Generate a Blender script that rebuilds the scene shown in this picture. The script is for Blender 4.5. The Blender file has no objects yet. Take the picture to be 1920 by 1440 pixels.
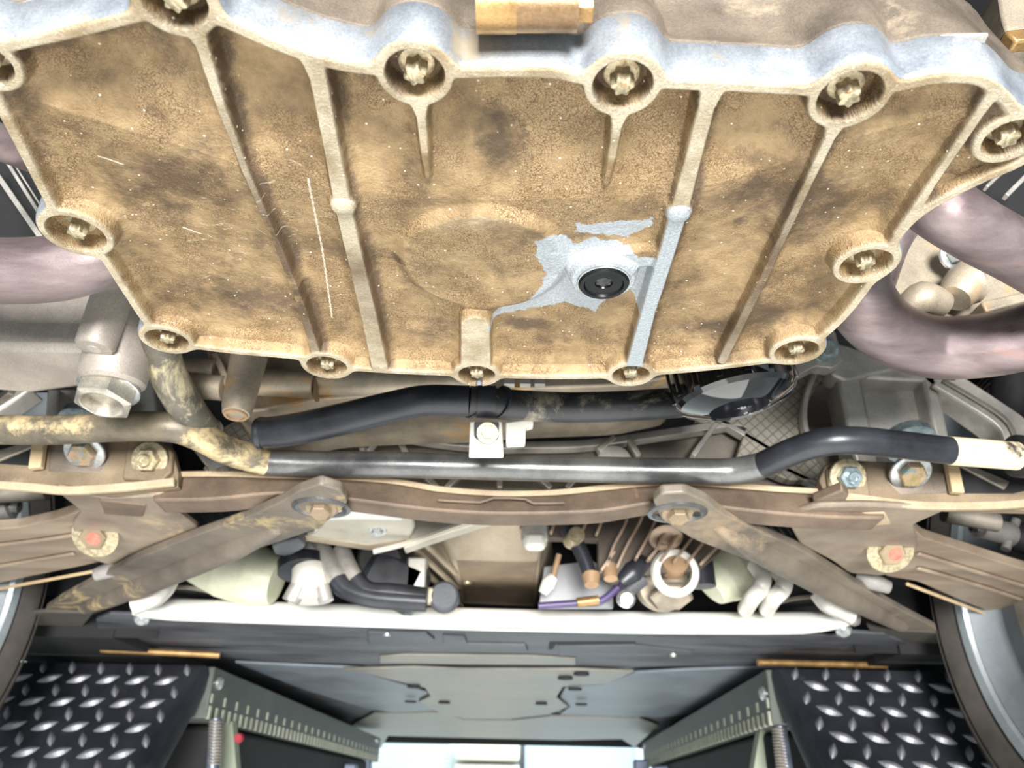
import bpy, bmesh, math, random
import numpy as np
from mathutils import Vector, Matrix
from mathutils.geometry import tessellate_polygon
random.seed(7); rng = np.random.RandomState(7)
scene = bpy.context.scene; COL = scene.collection
PI = math.pi
# ------------------------------------------------------------------ camera
F = 1440.0; PITCH = math.radians(28.3); ROLL = math.radians(1.15); CZ = 1.5
cR = Vector((1, 0, 0)); cF = Vector((0, math.cos(PITCH), math.sin(PITCH))); cU = Vector((0, -math.sin(PITCH), math.cos(PITCH)))
R_ = cR * math.cos(ROLL) + cU * math.sin(ROLL); U_ = -cR * math.sin(ROLL) + cU * math.cos(ROLL)
cam_data = bpy.data.cameras.new('camera'); cam = bpy.data.objects.new('camera', cam_data); COL.objects.link(cam)
cam_data.sensor_width = 36; cam_data.lens = 36 * F / 1920; cam_data.clip_start = 0.02; cam_data.clip_end = 100
M = Matrix.Identity(4)
for i in range(3): M[i][0] = R_[i]; M[i][1] = U_[i]; M[i][2] = -cF[i]
M[2][3] = CZ; cam.matrix_world = M
cam_data.dof.use_dof = True; cam_data.dof.focus_distance = 0.42; cam_data.dof.aperture_fstop = 13.0
scene.camera = cam
# ------------------------------------------------------------------ light
w = bpy.data.worlds.new('world'); scene.world = w; w.use_nodes = True
bg = w.node_tree.nodes['Background']; bg.inputs[0].default_value = (0.80, 0.90, 1.0, 1); bg.inputs[1].default_value = 0.72
def area(name, loc, target, size, power, col=(1, 1, 1), sy=None):
    l = bpy.data.lights.new(name, 'AREA'); l.energy = power; l.size = size; l.color = col
    if sy: l.shape = 'RECTANGLE'; l.size_y = sy
    o = bpy.data.objects.new(name, l); COL.objects.link(o); o.location = loc
    o.rotation_euler = (Vector(target) - Vector(loc)).to_track_quat('-Z', 'Y').to_euler()
    return o
area('floor_bounce_fill', (0.0, 0.9, 0.12), (0.0, 0.95, 1.8), 2.2, 30, (1.0, 0.985, 0.95))  # added fill from below, stands in for light bounced off the floor
area('work_lamp_rear', (0.15, -2.1, 1.30), (0.0, 0.75, 1.80), 0.8, 165, (1.0, 0.99, 0.97))
area('ceiling_lamp_far', (0.3, 7.5, 3.6), (0, 8.5, 0), 2.5, 260, (0.93, 0.98, 1.0))
scene.view_settings.view_transform = 'Standard'; scene.view_settings.look = 'None'
scene.view_settings.gamma = 1.0; scene.view_settings.use_curve_mapping = False; scene.view_settings.exposure = 0.45
# ------------------------------------------------------------------ pixel rays -> points of the place (at a real height or depth)
def ray(px, py):
    u1 = (px - 960) / F; v1 = (720 - py) / F
    u = u1 * math.cos(ROLL) - v1 * math.sin(ROLL); v = u1 * math.sin(ROLL) + v1 * math.cos(ROLL)
    return Vector((u, math.cos(PITCH) - v * math.sin(PITCH), math.sin(PITCH) + v * math.cos(PITCH)))
def P(px, py, h):
    d = ray(px, py); t = h / d.z
    return Vector((d.x * t, d.y * t, CZ + h))
def D(px, py, y):
    d = ray(px, py); t = y / d.y
    return Vector((d.x * t, y, CZ + d.z * t))
def scale_at(p):                       # metres per pixel at a point
    return (Vector(p) - Vector((0, 0, CZ))).dot(cF) / F
# ------------------------------------------------------------------ objects
ORG = {}
def empty(name, loc, label=None, cat=None, group=None):
    o = bpy.data.objects.new(name, None); COL.objects.link(o); o.location = loc; o.empty_display_size = 0.02
    ORG[o.name] = Vector(loc)
    if label: o['label'] = label
    if cat: o['category'] = cat
    if group: o['group'] = group
    return o
class MB:
    def __init__(s): s.v = []; s.f = []; s.sm = []
    def add(s, vs, fs, smooth=True):
        n = len(s.v); s.v += [tuple(v) for v in vs]; s.f += [tuple(i + n for i in f) for f in fs]; s.sm += [smooth] * len(fs); return s
    def prism(s, pts, ex, smooth=False, holes=()):
        loops = [[Vector(p) for p in pts]] + [[Vector(p) for p in h] for h in holes]
        ex = Vector(ex); flat = [p for l in loops for p in l]; n = len(flat)
        nrm = Vector((0, 0, 0)); L = loops[0]
        for i in range(len(L)): nrm += L[i].cross(L[(i + 1) % len(L)])
        flip = nrm.dot(ex) < 0
        vs = flat + [p + ex for p in flat]; fs = []
        if holes:
            for t in tessellate_polygon(loops): 
                a, b, c = t; cr = (flat[b] - flat[a]).cross(flat[c] - flat[a])
                if cr.length < 1e-12: continue
                if cr.dot(ex) > 0: a, c = c, a
                fs.append((a, b, c)); fs.append((c + n, b + n, a + n))
        else:
            k = list(range(n))
            if not flip: k = k[::-1]
            fs.append(tuple(k)); fs.append(tuple(i + n for i in reversed(k)))
        o = 0
        for li, l in enumerate(loops):
            m = len(l)
            nn = Vector((0, 0, 0))
            for i in range(m): nn += l[i].cross(l[(i + 1) % m])
            ccw = nn.dot(ex) > 0
            if li > 0: ccw = not ccw
            for i in range(m):
                a, b = o + i, o + (i + 1) % m
                fs.append((a, b, b + n, a + n) if ccw else (b, a, a + n, b + n))
            o += m
        return s.add(vs, fs, smooth)
    def box(s, c, sx, sy, sz, rot=None):
        c = Vector(c); pts = []
        for dz in (-1, 1):
            for dx, dy in ((-1, -1), (1, -1), (1, 1), (-1, 1)):
                p = Vector((dx * sx / 2, dy * sy / 2, dz * sz / 2))
                if rot: p = rot @ p
                pts.append(c + p)
        return s.add(pts, [(3, 2, 1, 0), (4, 5, 6, 7), (0, 1, 5, 4), (1, 2, 6, 5), (2, 3, 7, 6), (3, 0, 4, 7)], False)
    def tube(s, path, r, seg=20, closed_ends=True, smooth=True, flat=1.0, sub=6, raw=False):
        path = [Vector(p) for p in path]
        rs = r if isinstance(r, (list, tuple)) else [r] * len(path)
        if not raw and len(path) > 2:
            P2, R2 = [], []
            for i in range(len(path) - 1):
                p0 = path[max(i - 1, 0)]; p1 = path[i]; p2 = path[i + 1]; p3 = path[min(i + 2, len(path) - 1)]
                for k in range(sub):
                    t = k / sub
                    P2.append(0.5 * ((2 * p1) + (-p0 + p2) * t + (2 * p0 - 5 * p1 + 4 * p2 - p3) * t * t + (-p0 + 3 * p1 - 3 * p2 + p3) * t ** 3))
                    R2.append(rs[i] * (1 - t) + rs[i + 1] * t)
            P2.append(path[-1]); R2.append(rs[-1]); path, rs = P2, R2
        vs, fs = [], []; prev = None
        for i, p in enumerate(path):
            t = (path[min(i + 1, len(path) - 1)] - path[max(i - 1, 0)]).normalized()
            if prev is None:
                a = Vector((0, 0, 1)) if abs(t.z) < 0.9 else Vector((0, 1, 0)); nx = a.cross(t).normalized()
            else: nx = (prev - t * prev.dot(t)).normalized()
            prev = nx; ny = t.cross(nx)
            for k in range(seg):
                q = 2 * PI * k / seg
                vs.append(p + nx * math.cos(q) * rs[i] + ny * math.sin(q) * rs[i] * flat)
        for i in range(len(path) - 1):
            for k in range(seg):
                a = i * seg + k; b = i * seg + (k + 1) % seg
                fs.append((a, b, b + seg, a + seg))
        s.add(vs, fs, smooth)
        if closed_ends:
            n = len(path)
            s.add([vs[k] for k in range(seg)], [tuple(reversed(range(seg)))], False)
            s.add([vs[(n - 1) * seg + k] for k in range(seg)], [tuple(range(seg))], False)
        return s
    def lathe(s, prof, c, axis, seg=32, star=None, smooth=True, ring=False, cap0=True, two=False):
        """prof: (radius, offset along axis) list; star(theta)->radius factor"""
        c = Vector(c); ax = Vector(axis).normalized()
        a = Vector((1, 0, 0)) if abs(ax.x) < 0.9 else Vector((0, 1, 0)); nx = (a - ax * a.dot(ax)).normalized(); ny = ax.cross(nx)
        vs, fs = [], []
        for (r, o) in prof:
            for k in range(seg):
                q = 2 * PI * k / seg; rr = (star(q, r) if two else r * star(q)) if star else r
                vs.append(c + ax * o + nx * math.cos(q) * rr + ny * math.sin(q) * rr)
        for i in range(len(prof) - 1):
            for k in range(seg):
                a_ = i * seg + k; b_ = i * seg + (k + 1) % seg
                fs.append((a_, b_, b_ + seg, a_ + seg))
        if ring: fs += [((len(prof) - 1) * seg + k, (len(prof) - 1) * seg + (k + 1) % seg, (k + 1) % seg, k) for k in range(seg)]
        if prof[0][0] > 1e-6 and not ring and cap0: fs.append(tuple(reversed(range(seg))))
        if prof[-1][0] > 1e-6 and not ring: fs.append(tuple((len(prof) - 1) * seg + k for k in range(seg)))
        return s.add(vs, fs, smooth)
    def hexa(s, c, axis, r, h, rot=0.0):
        return s.lathe([(r * .93, 0), (r, r * .1), (r, h - r * .1), (r * .9, h)], c, axis, 6, smooth=False)
    def build(s, name, mat, parent=None, bevel=0, label=None, cat=None, group=None, loc=None, autosmooth=35, kind=None, bseg=2):
        me = bpy.data.meshes.new(name)
        V = [Vector(v) for v in s.v]
        if parent is not None: o0 = ORG[parent.name]
        else:
            if loc is None:
                lo = Vector((min(v[i] for v in V) for i in range(3))); hi = Vector((max(v[i] for v in V) for i in range(3)))
                loc = (lo + hi) / 2
            o0 = Vector(loc)
        me.from_pydata([tuple(v - o0) for v in V], [], s.f); me.update()
        me.polygons.foreach_set('use_smooth', s.sm)
        ob = bpy.data.objects.new(name, me); COL.objects.link(ob)
        if mat: me.materials.append(mat)
        if parent is not None: ob.parent = parent
        else: ob.location = o0
        ORG[ob.name] = o0
        if autosmooth: me.set_sharp_from_angle(angle=math.radians(autosmooth))
        if bevel:
            m = ob.modifiers.new('bevel', 'BEVEL'); m.width = bevel; m.segments = bseg; m.limit_method = 'ANGLE'; m.angle_limit = math.radians(35); m.harden_normals = False
        if label: ob['label'] = label
        if cat: ob['category'] = cat
        if group: ob['group'] = group
        if kind: ob['kind'] = kind
        return ob
def root_at(name, p, label, cat, group=None): return empty(name, p, label, cat, group)
def ringpts(pts): return pts
def cat_rom(pts, sub=5, closed=True):
    out = []; n = len(pts); pts = [Vector(p) for p in pts]
    rg = range(n) if closed else range(n - 1)
    for i in rg:
        g = (lambda k: pts[k % n]) if closed else (lambda k: pts[min(max(k, 0), n - 1)])
        p0, p1, p2, p3 = g(i - 1), g(i), g(i + 1), g(i + 2)
        for k in range(sub):
            t = k / sub
            out.append(0.5 * ((2 * p1) + (-p0 + p2) * t + (2 * p0 - 5 * p1 + 4 * p2 - p3) * t * t + (-p0 + 3 * p1 - 3 * p2 + p3) * t ** 3))
    if not closed: out.append(pts[-1])
    return out
def rnd_corners(pts, r=0.18):           # cut the corners of an outline twice (Chaikin)
    pts = [Vector(p) for p in pts]
    for _ in range(2):
        o = []
        for i in range(len(pts)):
            a, b = pts[i], pts[(i + 1) % len(pts)]
            o += [a.lerp(b, r), a.lerp(b, 1 - r)]
        pts = o
    return pts
def circ(c, r, n=24, axis='z'):
    c = Vector(c)
    if axis == 'z': return [c + Vector((math.cos(2 * PI * k / n) * r, math.sin(2 * PI * k / n) * r, 0)) for k in range(n)]
    return [c + Vector((math.cos(2 * PI * k / n) * r, 0, math.sin(2 * PI * k / n) * r)) for k in range(n)]
# ------------------------------------------------------------------ materials
def nd(nt, t, **kw):
    n = nt.nodes.new(t)
    for k, v in kw.items():
        if k in n.inputs: n.inputs[k].default_value = v
        else: setattr(n, k, v)
    return n
def ramp(nt, fac, stops):
    n = nt.nodes.new('ShaderNodeValToRGB'); e = n.color_ramp.elements
    while len(e) < len(stops): e.new(0.5)
    for i, (p, c) in enumerate(stops): e[i].position = p; e[i].color = (*c, 1) if len(c) == 3 else c
    nt.links.new(fac, n.inputs[0]); return n.outputs[0]
def mixc(nt, fac, a, b, mode='MIX'):
    n = nt.nodes.new('ShaderNodeMix'); n.data_type = 'RGBA'; n.blend_type = mode
    for s, v in ((0, fac), (6, a), (7, b)):
        if isinstance(v, (int, float)): n.inputs[s].default_value = v
        elif isinstance(v, tuple): n.inputs[s].default_value = (*v, 1) if len(v) == 3 else v
        else: nt.links.new(v, n.inputs[s])
    return n.outputs[2]
def srgb(r, g, b):
    f = lambda c: ((c / 255 + 0.055) / 1.055) ** 2.4 if c > 10 else c / 255 / 12.92
    return (f(r), f(g), f(b))
def cast(name, c1, c2, scale=60, rough=0.55, metal=0.5, bump=0.25, c3=None, t3=0.62, fine=900, spread=(0.35, 0.68), coat=0.0, stretch=None, rvar=0.15):
    """c1/c2 two tones over a cloud, c3 patches (overspray, rust, dust)"""
    m = bpy.data.materials.new(name); m.use_nodes = True; nt = m.node_tree; b = nt.nodes['Principled BSDF']
    tc = nd(nt, 'ShaderNodeTexCoord'); co = tc.outputs['Object']
    if stretch:
        mp = nd(nt, 'ShaderNodeMapping'); mp.inputs['Scale'].default_value = stretch; nt.links.new(co, mp.inputs[0]); co = mp.outputs[0]
    n1 = nd(nt, 'ShaderNodeTexNoise', Scale=scale, Detail=6, Roughness=0.62); nt.links.new(co, n1.inputs['Vector'])
    n2 = nd(nt, 'ShaderNodeTexNoise', Scale=fine, Detail=3, Roughness=0.7); nt.links.new(co, n2.inputs['Vector'])
    col = ramp(nt, n1.outputs[0], [(spread[0], c1), (spread[1], c2)])
    col = mixc(nt, 0.35, col, ramp(nt, n2.outputs[0], [(0.3, (0.25, 0.25, 0.25)), (0.7, (0.85, 0.85, 0.85))]), 'OVERLAY')
    if c3:
        n3 = nd(nt, 'ShaderNodeTexNoise', Scale=scale * .8, Detail=8, Roughness=0.75); n3.inputs['Distortion'].default_value = 0.4
        mp2 = nd(nt, 'ShaderNodeMapping'); mp2.inputs['Location'].default_value = (3.1, 1.7, 5.2); nt.links.new(co, mp2.inputs[0]); nt.links.new(mp2.outputs[0], n3.inputs['Vector'])
        col = mixc(nt, ramp(nt, n3.outputs[0], [(t3 - .05, (0, 0, 0)), (t3 + .05, (1, 1, 1))]), col, c3)
    nt.links.new(col, b.inputs['Base Color'])
    rr = nd(nt, 'ShaderNodeMapRange'); rr.inputs[3].default_value = max(rough - rvar, .03); rr.inputs[4].default_value = rough + rvar
    nt.links.new(n1.outputs[0], rr.inputs[0]); nt.links.new(rr.outputs[0], b.inputs['Roughness'])
    b.inputs['Metallic'].default_value = metal; b.inputs['Coat Weight'].default_value = coat
    bp = nd(nt, 'ShaderNodeBump', Strength=bump, Distance=0.0006); nt.links.new(n2.outputs[0], bp.inputs['Height']); nt.links.new(bp.outputs[0], b.inputs['Normal'])
    return m
def emit(name, col, s):
    m = bpy.data.materials.new(name); m.use_nodes = True; b = m.node_tree.nodes['Principled BSDF']
    b.inputs['Base Color'].default_value = (*col, 1); b.inputs['Emission Color'].default_value = (*col, 1); b.inputs['Emission Strength'].default_value = s; return m
S = srgb
MT = dict(
    alu=cast('cast_aluminium', S(172, 168, 162), S(208, 203, 194), 25, .42, .55, .35, None),
    alu_tan=cast('dusty_cast_aluminium', S(140, 130, 116), S(190, 176, 154), 18, .5, .4, .4, S(196, 160, 112), .60),
    alu_grey=cast('dull_cast_aluminium', S(112, 110, 108), S(150, 146, 142), 22, .55, .4, .4),
    block=cast('engine_casting', S(84, 75, 66), S(124, 112, 98), 22, .6, .2, .6, S(154, 138, 118), .62),
    brass=cast('golden_oily_metal', S(124, 96, 60), S(172, 138, 90), 40, .35, .5, .3),
    bolt=cast('dusty_zinc', S(150, 138, 112), S(206, 192, 160), 250, .38, .6, .3, S(150, 112, 70), .62),
    zinc=cast('bright_zinc', S(180, 184, 184), S(220, 222, 220), 120, .25, .8, .15),
    zinc_blue=cast('blue_passivated_zinc', S(140, 158, 164), S(196, 208, 210), 140, .22, .7, .15),
    zinc_yel=cast('rainbow_zinc', S(150, 140, 90), S(196, 160, 140), 120, .28, .7, .15, S(120, 150, 160), .55),
    rust=cast('rusty_brown_steel', S(92, 78, 66), S(130, 112, 95), 14, .6, .3, .4, S(176, 140, 100), .66),
    rust_dk=cast('dusty_dark_steel', S(96, 86, 78), S(142, 130, 116), 14, .55, .35, .4, S(170, 150, 122), .66),
    black=cast('satin_black_paint', S(28, 29, 33), S(50, 52, 58), 20, .32, .1, .15),
    black_dust=cast('black_tube_with_dust', S(30, 31, 34), S(58, 58, 60), 16, .33, .2, .2, S(150, 142, 124), .56),
    black_gold=cast('black_tube_with_sand_overspray', S(74, 70, 64), S(132, 120, 98), 16, .42, .3, .35, S(206, 184, 140), .58),
    gloss=cast('gloss_black', S(8, 8, 10), S(14, 14, 16), 20, .07, .0, .0, coat=1.0, rvar=.02),
    rubber=cast('black_rubber', S(18, 18, 19), S(34, 34, 35), 20, .6, 0, .2),
    tyre=cast('tyre_rubber', S(44, 41, 38), S(66, 61, 56), 14, .75, 0, .2),
    exhaust=cast('heat_tinted_steel', S(108, 93, 93), S(152, 138, 138), 9, .33, .5, .3, S(160, 124, 114), .64, stretch=(1, 5, 5)),
    white=cast('white_painted_metal', S(206, 202, 190), S(224, 221, 212), 12, .4, .1, .1),
    cream=cast('cream_plastic', S(182, 184, 156), S(202, 203, 180), 10, .4, 0, .05),
    tray=cast('dark_plastic_tray', S(46, 48, 54), S(88, 90, 94), 9, .5, 0, .2, S(110, 106, 100), .68, stretch=(.5, 1.5, 1)),
    tray2=cast('grey_panel_wet', S(84, 90, 98), S(122, 130, 138), 3, .45, .0, .1),
    panel=cast('dusty_metal_panel', S(96, 94, 88), S(134, 130, 120), 5, .42, .1, .15, S(150, 144, 104), .66),
    lift=cast('grey_painted_lift_steel', S(62, 66, 62), S(86, 90, 84), 10, .5, .1, .2),
    tread=cast('black_tread_plate', S(40, 42, 48), S(66, 69, 76), 7, .34, .55, .25, S(92, 84, 78), .7),
    lug=cast('worn_tread_lug', S(96, 98, 104), S(140, 140, 146), 30, .42, .5, .15),
    body=cast('dark_underbody', S(16, 16, 18), S(28, 28, 30), 6, .8, 0, .2),
    rim=cast('silver_rim', S(140, 148, 152), S(176, 184, 188), 8, .35, .5, .1),
    disc=cast('dark_grey_barrel', S(92, 98, 102), S(118, 124, 128), 8, .5, .2, .1),
    wall=cast('pale_green_wall', S(214, 230, 230), S(228, 240, 238), 1, .8, 0, .05),
    floor=cast('workshop_floor', S(170, 170, 166), S(196, 196, 190), 2, .4, 0, .1),
    purple=cast('purple_cable', S(62, 52, 88), S(84, 70, 112), 40, .4, 0, .1),
    red=cast('red_paint_mark', S(190, 90, 76), S(208, 120, 100), 90, .5, .1, .1),
    yellow=cast('yellow_paint_mark', S(210, 200, 110), S(226, 214, 130), 90, .5, .1, .1),
    print=cast('grey_print', S(150, 150, 150), S(170, 170, 170), 60, .5, 0, .0),
)
MT.update(
    brass2=cast('brown_gold_barrel', S(108, 84, 58), S(146, 118, 84), 40, .4, .4, .3),
    alu_grey2=cast('greyish_tan_casting', S(138, 128, 120), S(176, 168, 158), 10, .5, .35, .35, S(186, 152, 112), .62),
    alu_dark=cast('dark_cast_aluminium', S(116, 110, 100), S(158, 150, 138), 12, .5, .5, .3),
    alu_lt=cast('light_cast_aluminium', S(170, 164, 150), S(206, 200, 186), 10, .45, .35, .25),
    alu_tan2=cast('tan_dusty_casting', S(140, 126, 108), S(182, 168, 146), 8, .5, .3, .3),
    brightalu=cast('bright_brushed_plate', S(226, 226, 222), S(240, 240, 238), 20, .35, .1, .1, stretch=(.3, 8, 1)),
    brown=cast('brown_edge', S(146, 116, 88), S(176, 146, 112), 20, .55, .2, .3),
    brown2=cast('stained_brown_cover', S(108, 92, 74), S(148, 130, 108), 10, .5, .3, .3),
    zinc_tan=cast('zinc_with_tan_dust', S(150, 146, 138), S(192, 184, 168), 60, .35, .6, .2, S(190, 150, 110), .64),
    black_dust2=cast('dusty_tube_painted_sheen', S(70, 70, 72), S(122, 122, 120), 14, .28, .5, .2, S(140, 132, 114), .70),  # silver highlight of the bar painted into the grey base, dust patches over it
    sandy=cast('sandy_overspray', S(214, 196, 156), S(232, 220, 190), 30, .6, 0, .4, S(60, 56, 50), .60),
    hose=cast('dusty_hose', S(70, 68, 62), S(112, 106, 92), 18, .5, .1, .4, S(196, 182, 148), .56),
    rust_lt=cast('pale_rust_edge', S(160, 140, 114), S(190, 170, 142), 20, .55, .2, .3),
    rust_tan=cast('tan_rust_plate', S(108, 94, 76), S(148, 130, 106), 12, .55, .3, .35, S(180, 156, 120), .64),
    rust_tan2=cast('brown_dusty_bracket', S(116, 102, 90), S(156, 142, 124), 10, .55, .3, .35, S(184, 162, 130), .64),
    rust_dust=cast('dusty_brown_arm', S(124, 108, 92), S(158, 142, 124), 8, .6, .2, .3, stretch=(.5, 3, 3)),
    rust_dk2=cast('dark_dusty_plastic', S(66, 62, 58), S(84, 80, 74), 6, .6, .1, .15),
    tanpaint=cast('tan_dust_rib', S(176, 152, 116), S(200, 178, 142), 20, .6, .1, .3),
    strut_gold=cast('black_strut_with_sand', S(78, 72, 66), S(124, 114, 102), 7, .5, .2, .3, S(200, 176, 128), .63),
    strut_grey=cast('dusty_grey_strut', S(98, 90, 80), S(136, 126, 112), 7, .5, .3, .3, S(160, 140, 116), .62),
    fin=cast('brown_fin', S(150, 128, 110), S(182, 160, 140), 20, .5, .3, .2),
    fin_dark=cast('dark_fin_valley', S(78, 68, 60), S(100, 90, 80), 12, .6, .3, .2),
    lilac=cast('grey_panel_sheet', S(128, 128, 130), S(152, 152, 154), 6, .4, .2, .05),
    silverwhite=cast('white_polished_bar', S(236, 234, 224), S(250, 249, 243), 6, .25, .2, .03),
    lift_lt=cast('worn_lift_edge', S(116, 118, 104), S(144, 146, 130), 20, .5, .1, .2),
    zinc_dk=cast('dull_zinc_rod', S(90, 96, 110), S(130, 136, 150), 80, .35, .6, .1),
    pale_green=cast('pale_green_leg', S(120, 126, 108), S(140, 146, 128), 5, .5, 0, .1),
    darkblue=cast('navy_painted_steel', S(20, 26, 36), S(28, 34, 46), 5, .5, 0, .1),
    steelblue=cast('blue_grey_steel', S(96, 106, 124), S(120, 130, 150), 5, .4, .3, .1),
    redlamp=emit('red_indicator', (.25, .01, .02), .15),
    bluedoor=cast('pale_blue_door', S(176, 202, 214), S(186, 212, 222), 1, .5, 0, .02),
    cream_wall=cast('cream_box', S(226, 222, 206), S(238, 234, 220), 1, .5, 0, .02),
)
def grid_mat(name, c, line, sc, ang=.7):
    m = cast(name, c[0], c[1], 14, .5, .4, .2); nt = m.node_tree; b = nt.nodes['Principled BSDF']
    tc = nd(nt, 'ShaderNodeTexCoord'); mp = nd(nt, 'ShaderNodeMapping'); mp.inputs['Rotation'].default_value = (0, ang, 0); nt.links.new(tc.outputs['Object'], mp.inputs[0])
    outs = []
    for ax in ('X', 'Z'):
        wv = nd(nt, 'ShaderNodeTexWave', Scale=sc); wv.bands_direction = ax; nt.links.new(mp.outputs[0], wv.inputs[0]); outs.append(ramp(nt, wv.outputs['Fac'], [(.0, (1, 1, 1)), (.10, (0, 0, 0))]))
    mx = mixc(nt, 1.0, outs[0], outs[1], 'LIGHTEN')
    old = b.inputs['Base Color'].links[0].from_socket; col = mixc(nt, mx, old, line); nt.links.new(col, b.inputs['Base Color']); return m
MT['alu_grid'] = grid_mat('cast_plate_with_grid', (S(150, 144, 132), S(176, 170, 158)), S(120, 112, 98), 34)
MT['alu_grid_dk'] = grid_mat('dark_cast_plate_with_grid', (S(84, 80, 74), S(110, 104, 96)), S(66, 60, 54), 34)
# ================================================================== OIL PAN (cast, seen from below)
HP = 0.25
def pxw(p): q = P(p[0], p[1], HP); return np.array([q.x, q.y])
def pw(px, py, w): return w * scale_at(P(px, py, HP))
def sstep(t): t = np.clip(t, 0, 1); return t * t * (3 - 2 * t)
out_px = [(-40, 95), (20, 76), (130, 52), (250, 22), (335, 5), (425, 36), (520, 78), (620, 112), (700, 124), (780, 125), (860, 130), (940, 128), (1040, 131), (1100, 142), (1165, 142),
          (1245, 150), (1370, 155), (1510, 163), (1600, 168), (1680, 158), (1760, 141), (1840, 142), (1882, 165), (1925, 215), (1960, 270), (1920, 312), (1830, 352), (1735, 405), (1690, 452),
          (1650, 520), (1595, 592), (1540, 642), (1490, 672), (1430, 684), (1320, 697), (1240, 704), (1182, 708), (1100, 712), (1000, 712), (940, 710), (893, 708), (840, 706), (740, 702), (660, 696), (612, 688), (560, 676), (450, 666), (370, 656),
          (320, 644), (272, 612), (225, 545), (180, 480), (120, 430), (92, 398), (50, 320), (8, 240), (-25, 180), (-45, 130)]
bosses_px = [(325, 2, 62), (778, 142, 56), (1168, 162, 56), (1594, 184, 59), (1893, 262, 46), (1624, 498, 46), (1494, 660, 39), (1183, 704, 34), (894, 704, 34), (613, 688, 37), (313, 639, 38), (143, 440, 52), (-28, 120, 48)]
ribs_px = [  # centre line with (x, y, width, height fraction)
    [(360, 45, 40, 1), (380, 92, 22, 1), (412, 195, 15, 1), (460, 327, 9, .8), (520, 470, 12, .75), (560, 570, 13, .8), (594, 672, 15, .9)],
    [(578, 95, 44, 1), (597, 150, 30, 1), (618, 260, 27, 1), (643, 388, 27, 1), (668, 500, 28, .9), (692, 600, 28, .9), (712, 690, 28, 1)],
    [(785, 190, 34, 1), (790, 222, 16, 1), (796, 290, 12, .9), (801, 345, 5, .45)],
    [(1163, 210, 34, 1), (1157, 240, 16, 1), (1148, 300, 12, .9), (1138, 356, 5, .45)],
    [(1340, 160, 46, 1), (1325, 205, 28, 1), (1300, 300, 27, 1), (1273, 402, 28, 1), (1250, 480, 26, 1), (1215, 590, 24, 1), (1188, 692, 28, 1)],
    [(1572, 225, 40, 1), (1556, 262, 16, 1), (1515, 350, 12, .9), (1440, 515, 13, .85), (1355, 680, 15, .9)],
    [(1875, 160, 24, 1), (1835, 218, 14, 1), (1745, 352, 12, 1), (1690, 440, 22, 1)],
    [(892, 612, 52, 1), (892, 650, 52, 1), (892, 700, 54, 1)],
    [(1095, 520, 60, .55), (1235, 490, 40, .7)],
]
OUT = np.array([pxw(p) for p in out_px])
OUTs = []
for i in range(len(OUT)):
    p0, p1, p2, p3 = OUT[i - 1], OUT[i], OUT[(i + 1) % len(OUT)], OUT[(i + 2) % len(OUT)]
    for t in (0, .25, .5, .75):
        OUTs.append(0.5 * ((2 * p1) + (-p0 + p2) * t + (2 * p0 - 5 * p1 + 4 * p2 - p3) * t * t + (-p0 + 3 * p1 - 3 * p2 + p3) * t ** 3))
OUTs = np.array(OUTs)
BOS = [(pxw((x, y)), pw(x, y, r)) for x, y, r in bosses_px]
def poly_sdf(X, Y, poly):
    d = np.full(X.shape, 1e9); ins = np.zeros(X.shape, bool); n = len(poly)
    for i in range(n):
        a = poly[i]; b = poly[(i + 1) % n]; ex, ey = b - a
        wx, wy = X - a[0], Y - a[1]
        t = np.clip((wx * ex + wy * ey) / (ex * ex + ey * ey + 1e-18), 0, 1)
        d = np.minimum(d, (wx - t * ex) ** 2 + (wy - t * ey) ** 2)
        c = ((a[1] > Y) != (b[1] > Y)) & (X < (b[0] - a[0]) * (Y - a[1]) / (b[1] - a[1] + 1e-18) + a[0])
        ins ^= c
    d = np.sqrt(d); return np.where(ins, -d, d)
def sdf_pts(x, y):
    x = np.atleast_1d(x).astype(float)[:, None]; y = np.atleast_1d(y).astype(float)[:, None]
    A = OUTs; Bq = np.roll(OUTs, -1, 0); E = Bq - A; wx = x - A[:, 0]; wy = y - A[:, 1]
    t = np.clip((wx * E[:, 0] + wy * E[:, 1]) / ((E ** 2).sum(1) + 1e-18), 0, 1)
    d = np.sqrt(((wx - t * E[:, 0]) ** 2 + (wy - t * E[:, 1]) ** 2).min(1))
    c = ((A[:, 1] > y) != (Bq[:, 1] > y)) & (x < E[:, 0] * (y - A[:, 1]) / (E[:, 1] + 1e-18) + A[:, 0])
    d = np.where(c.sum(1) % 2 == 1, -d, d); x = x[:, 0]; y = y[:, 0]
    for cc, r in BOS: d = smin(d, np.hypot(x - cc[0], y - cc[1]) - (r + 0.0042), 0.006)
    return d
def trace_contour():
    x, y = 0.0, float(OUTs[:, 1].min()) - .0; e = 2e-5; out = []; ds = .0009
    for i in range(2600):
        for _ in range(2 if i else 12):
            v = sdf_pts([x, x + e, x], [y, y, y + e]); gx, gy = (v[1] - v[0]) / e, (v[2] - v[0]) / e; gl = math.hypot(gx, gy) + 1e-9
            x -= gx / gl * v[0]; y -= gy / gl * v[0]
        if i > 50 and math.hypot(x - out[0][0], y - out[0][1]) < ds * .8: break
        out.append((x, y, gx / gl, gy / gl)); x += -gy / gl * ds; y += gx / gl * ds
    return np.array(out)
def smin(a, b, k): h = np.clip(0.5 + 0.5 * (b - a) / k, 0, 1); return b * (1 - h) + a * h - k * h * (1 - h)
def shape_sdf(X, Y):
    d = poly_sdf(X, Y, OUTs)
    for c, r in BOS: d = smin(d, np.hypot(X - c[0], Y - c[1]) - (r + 0.0042), 0.006)
    return d
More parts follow.
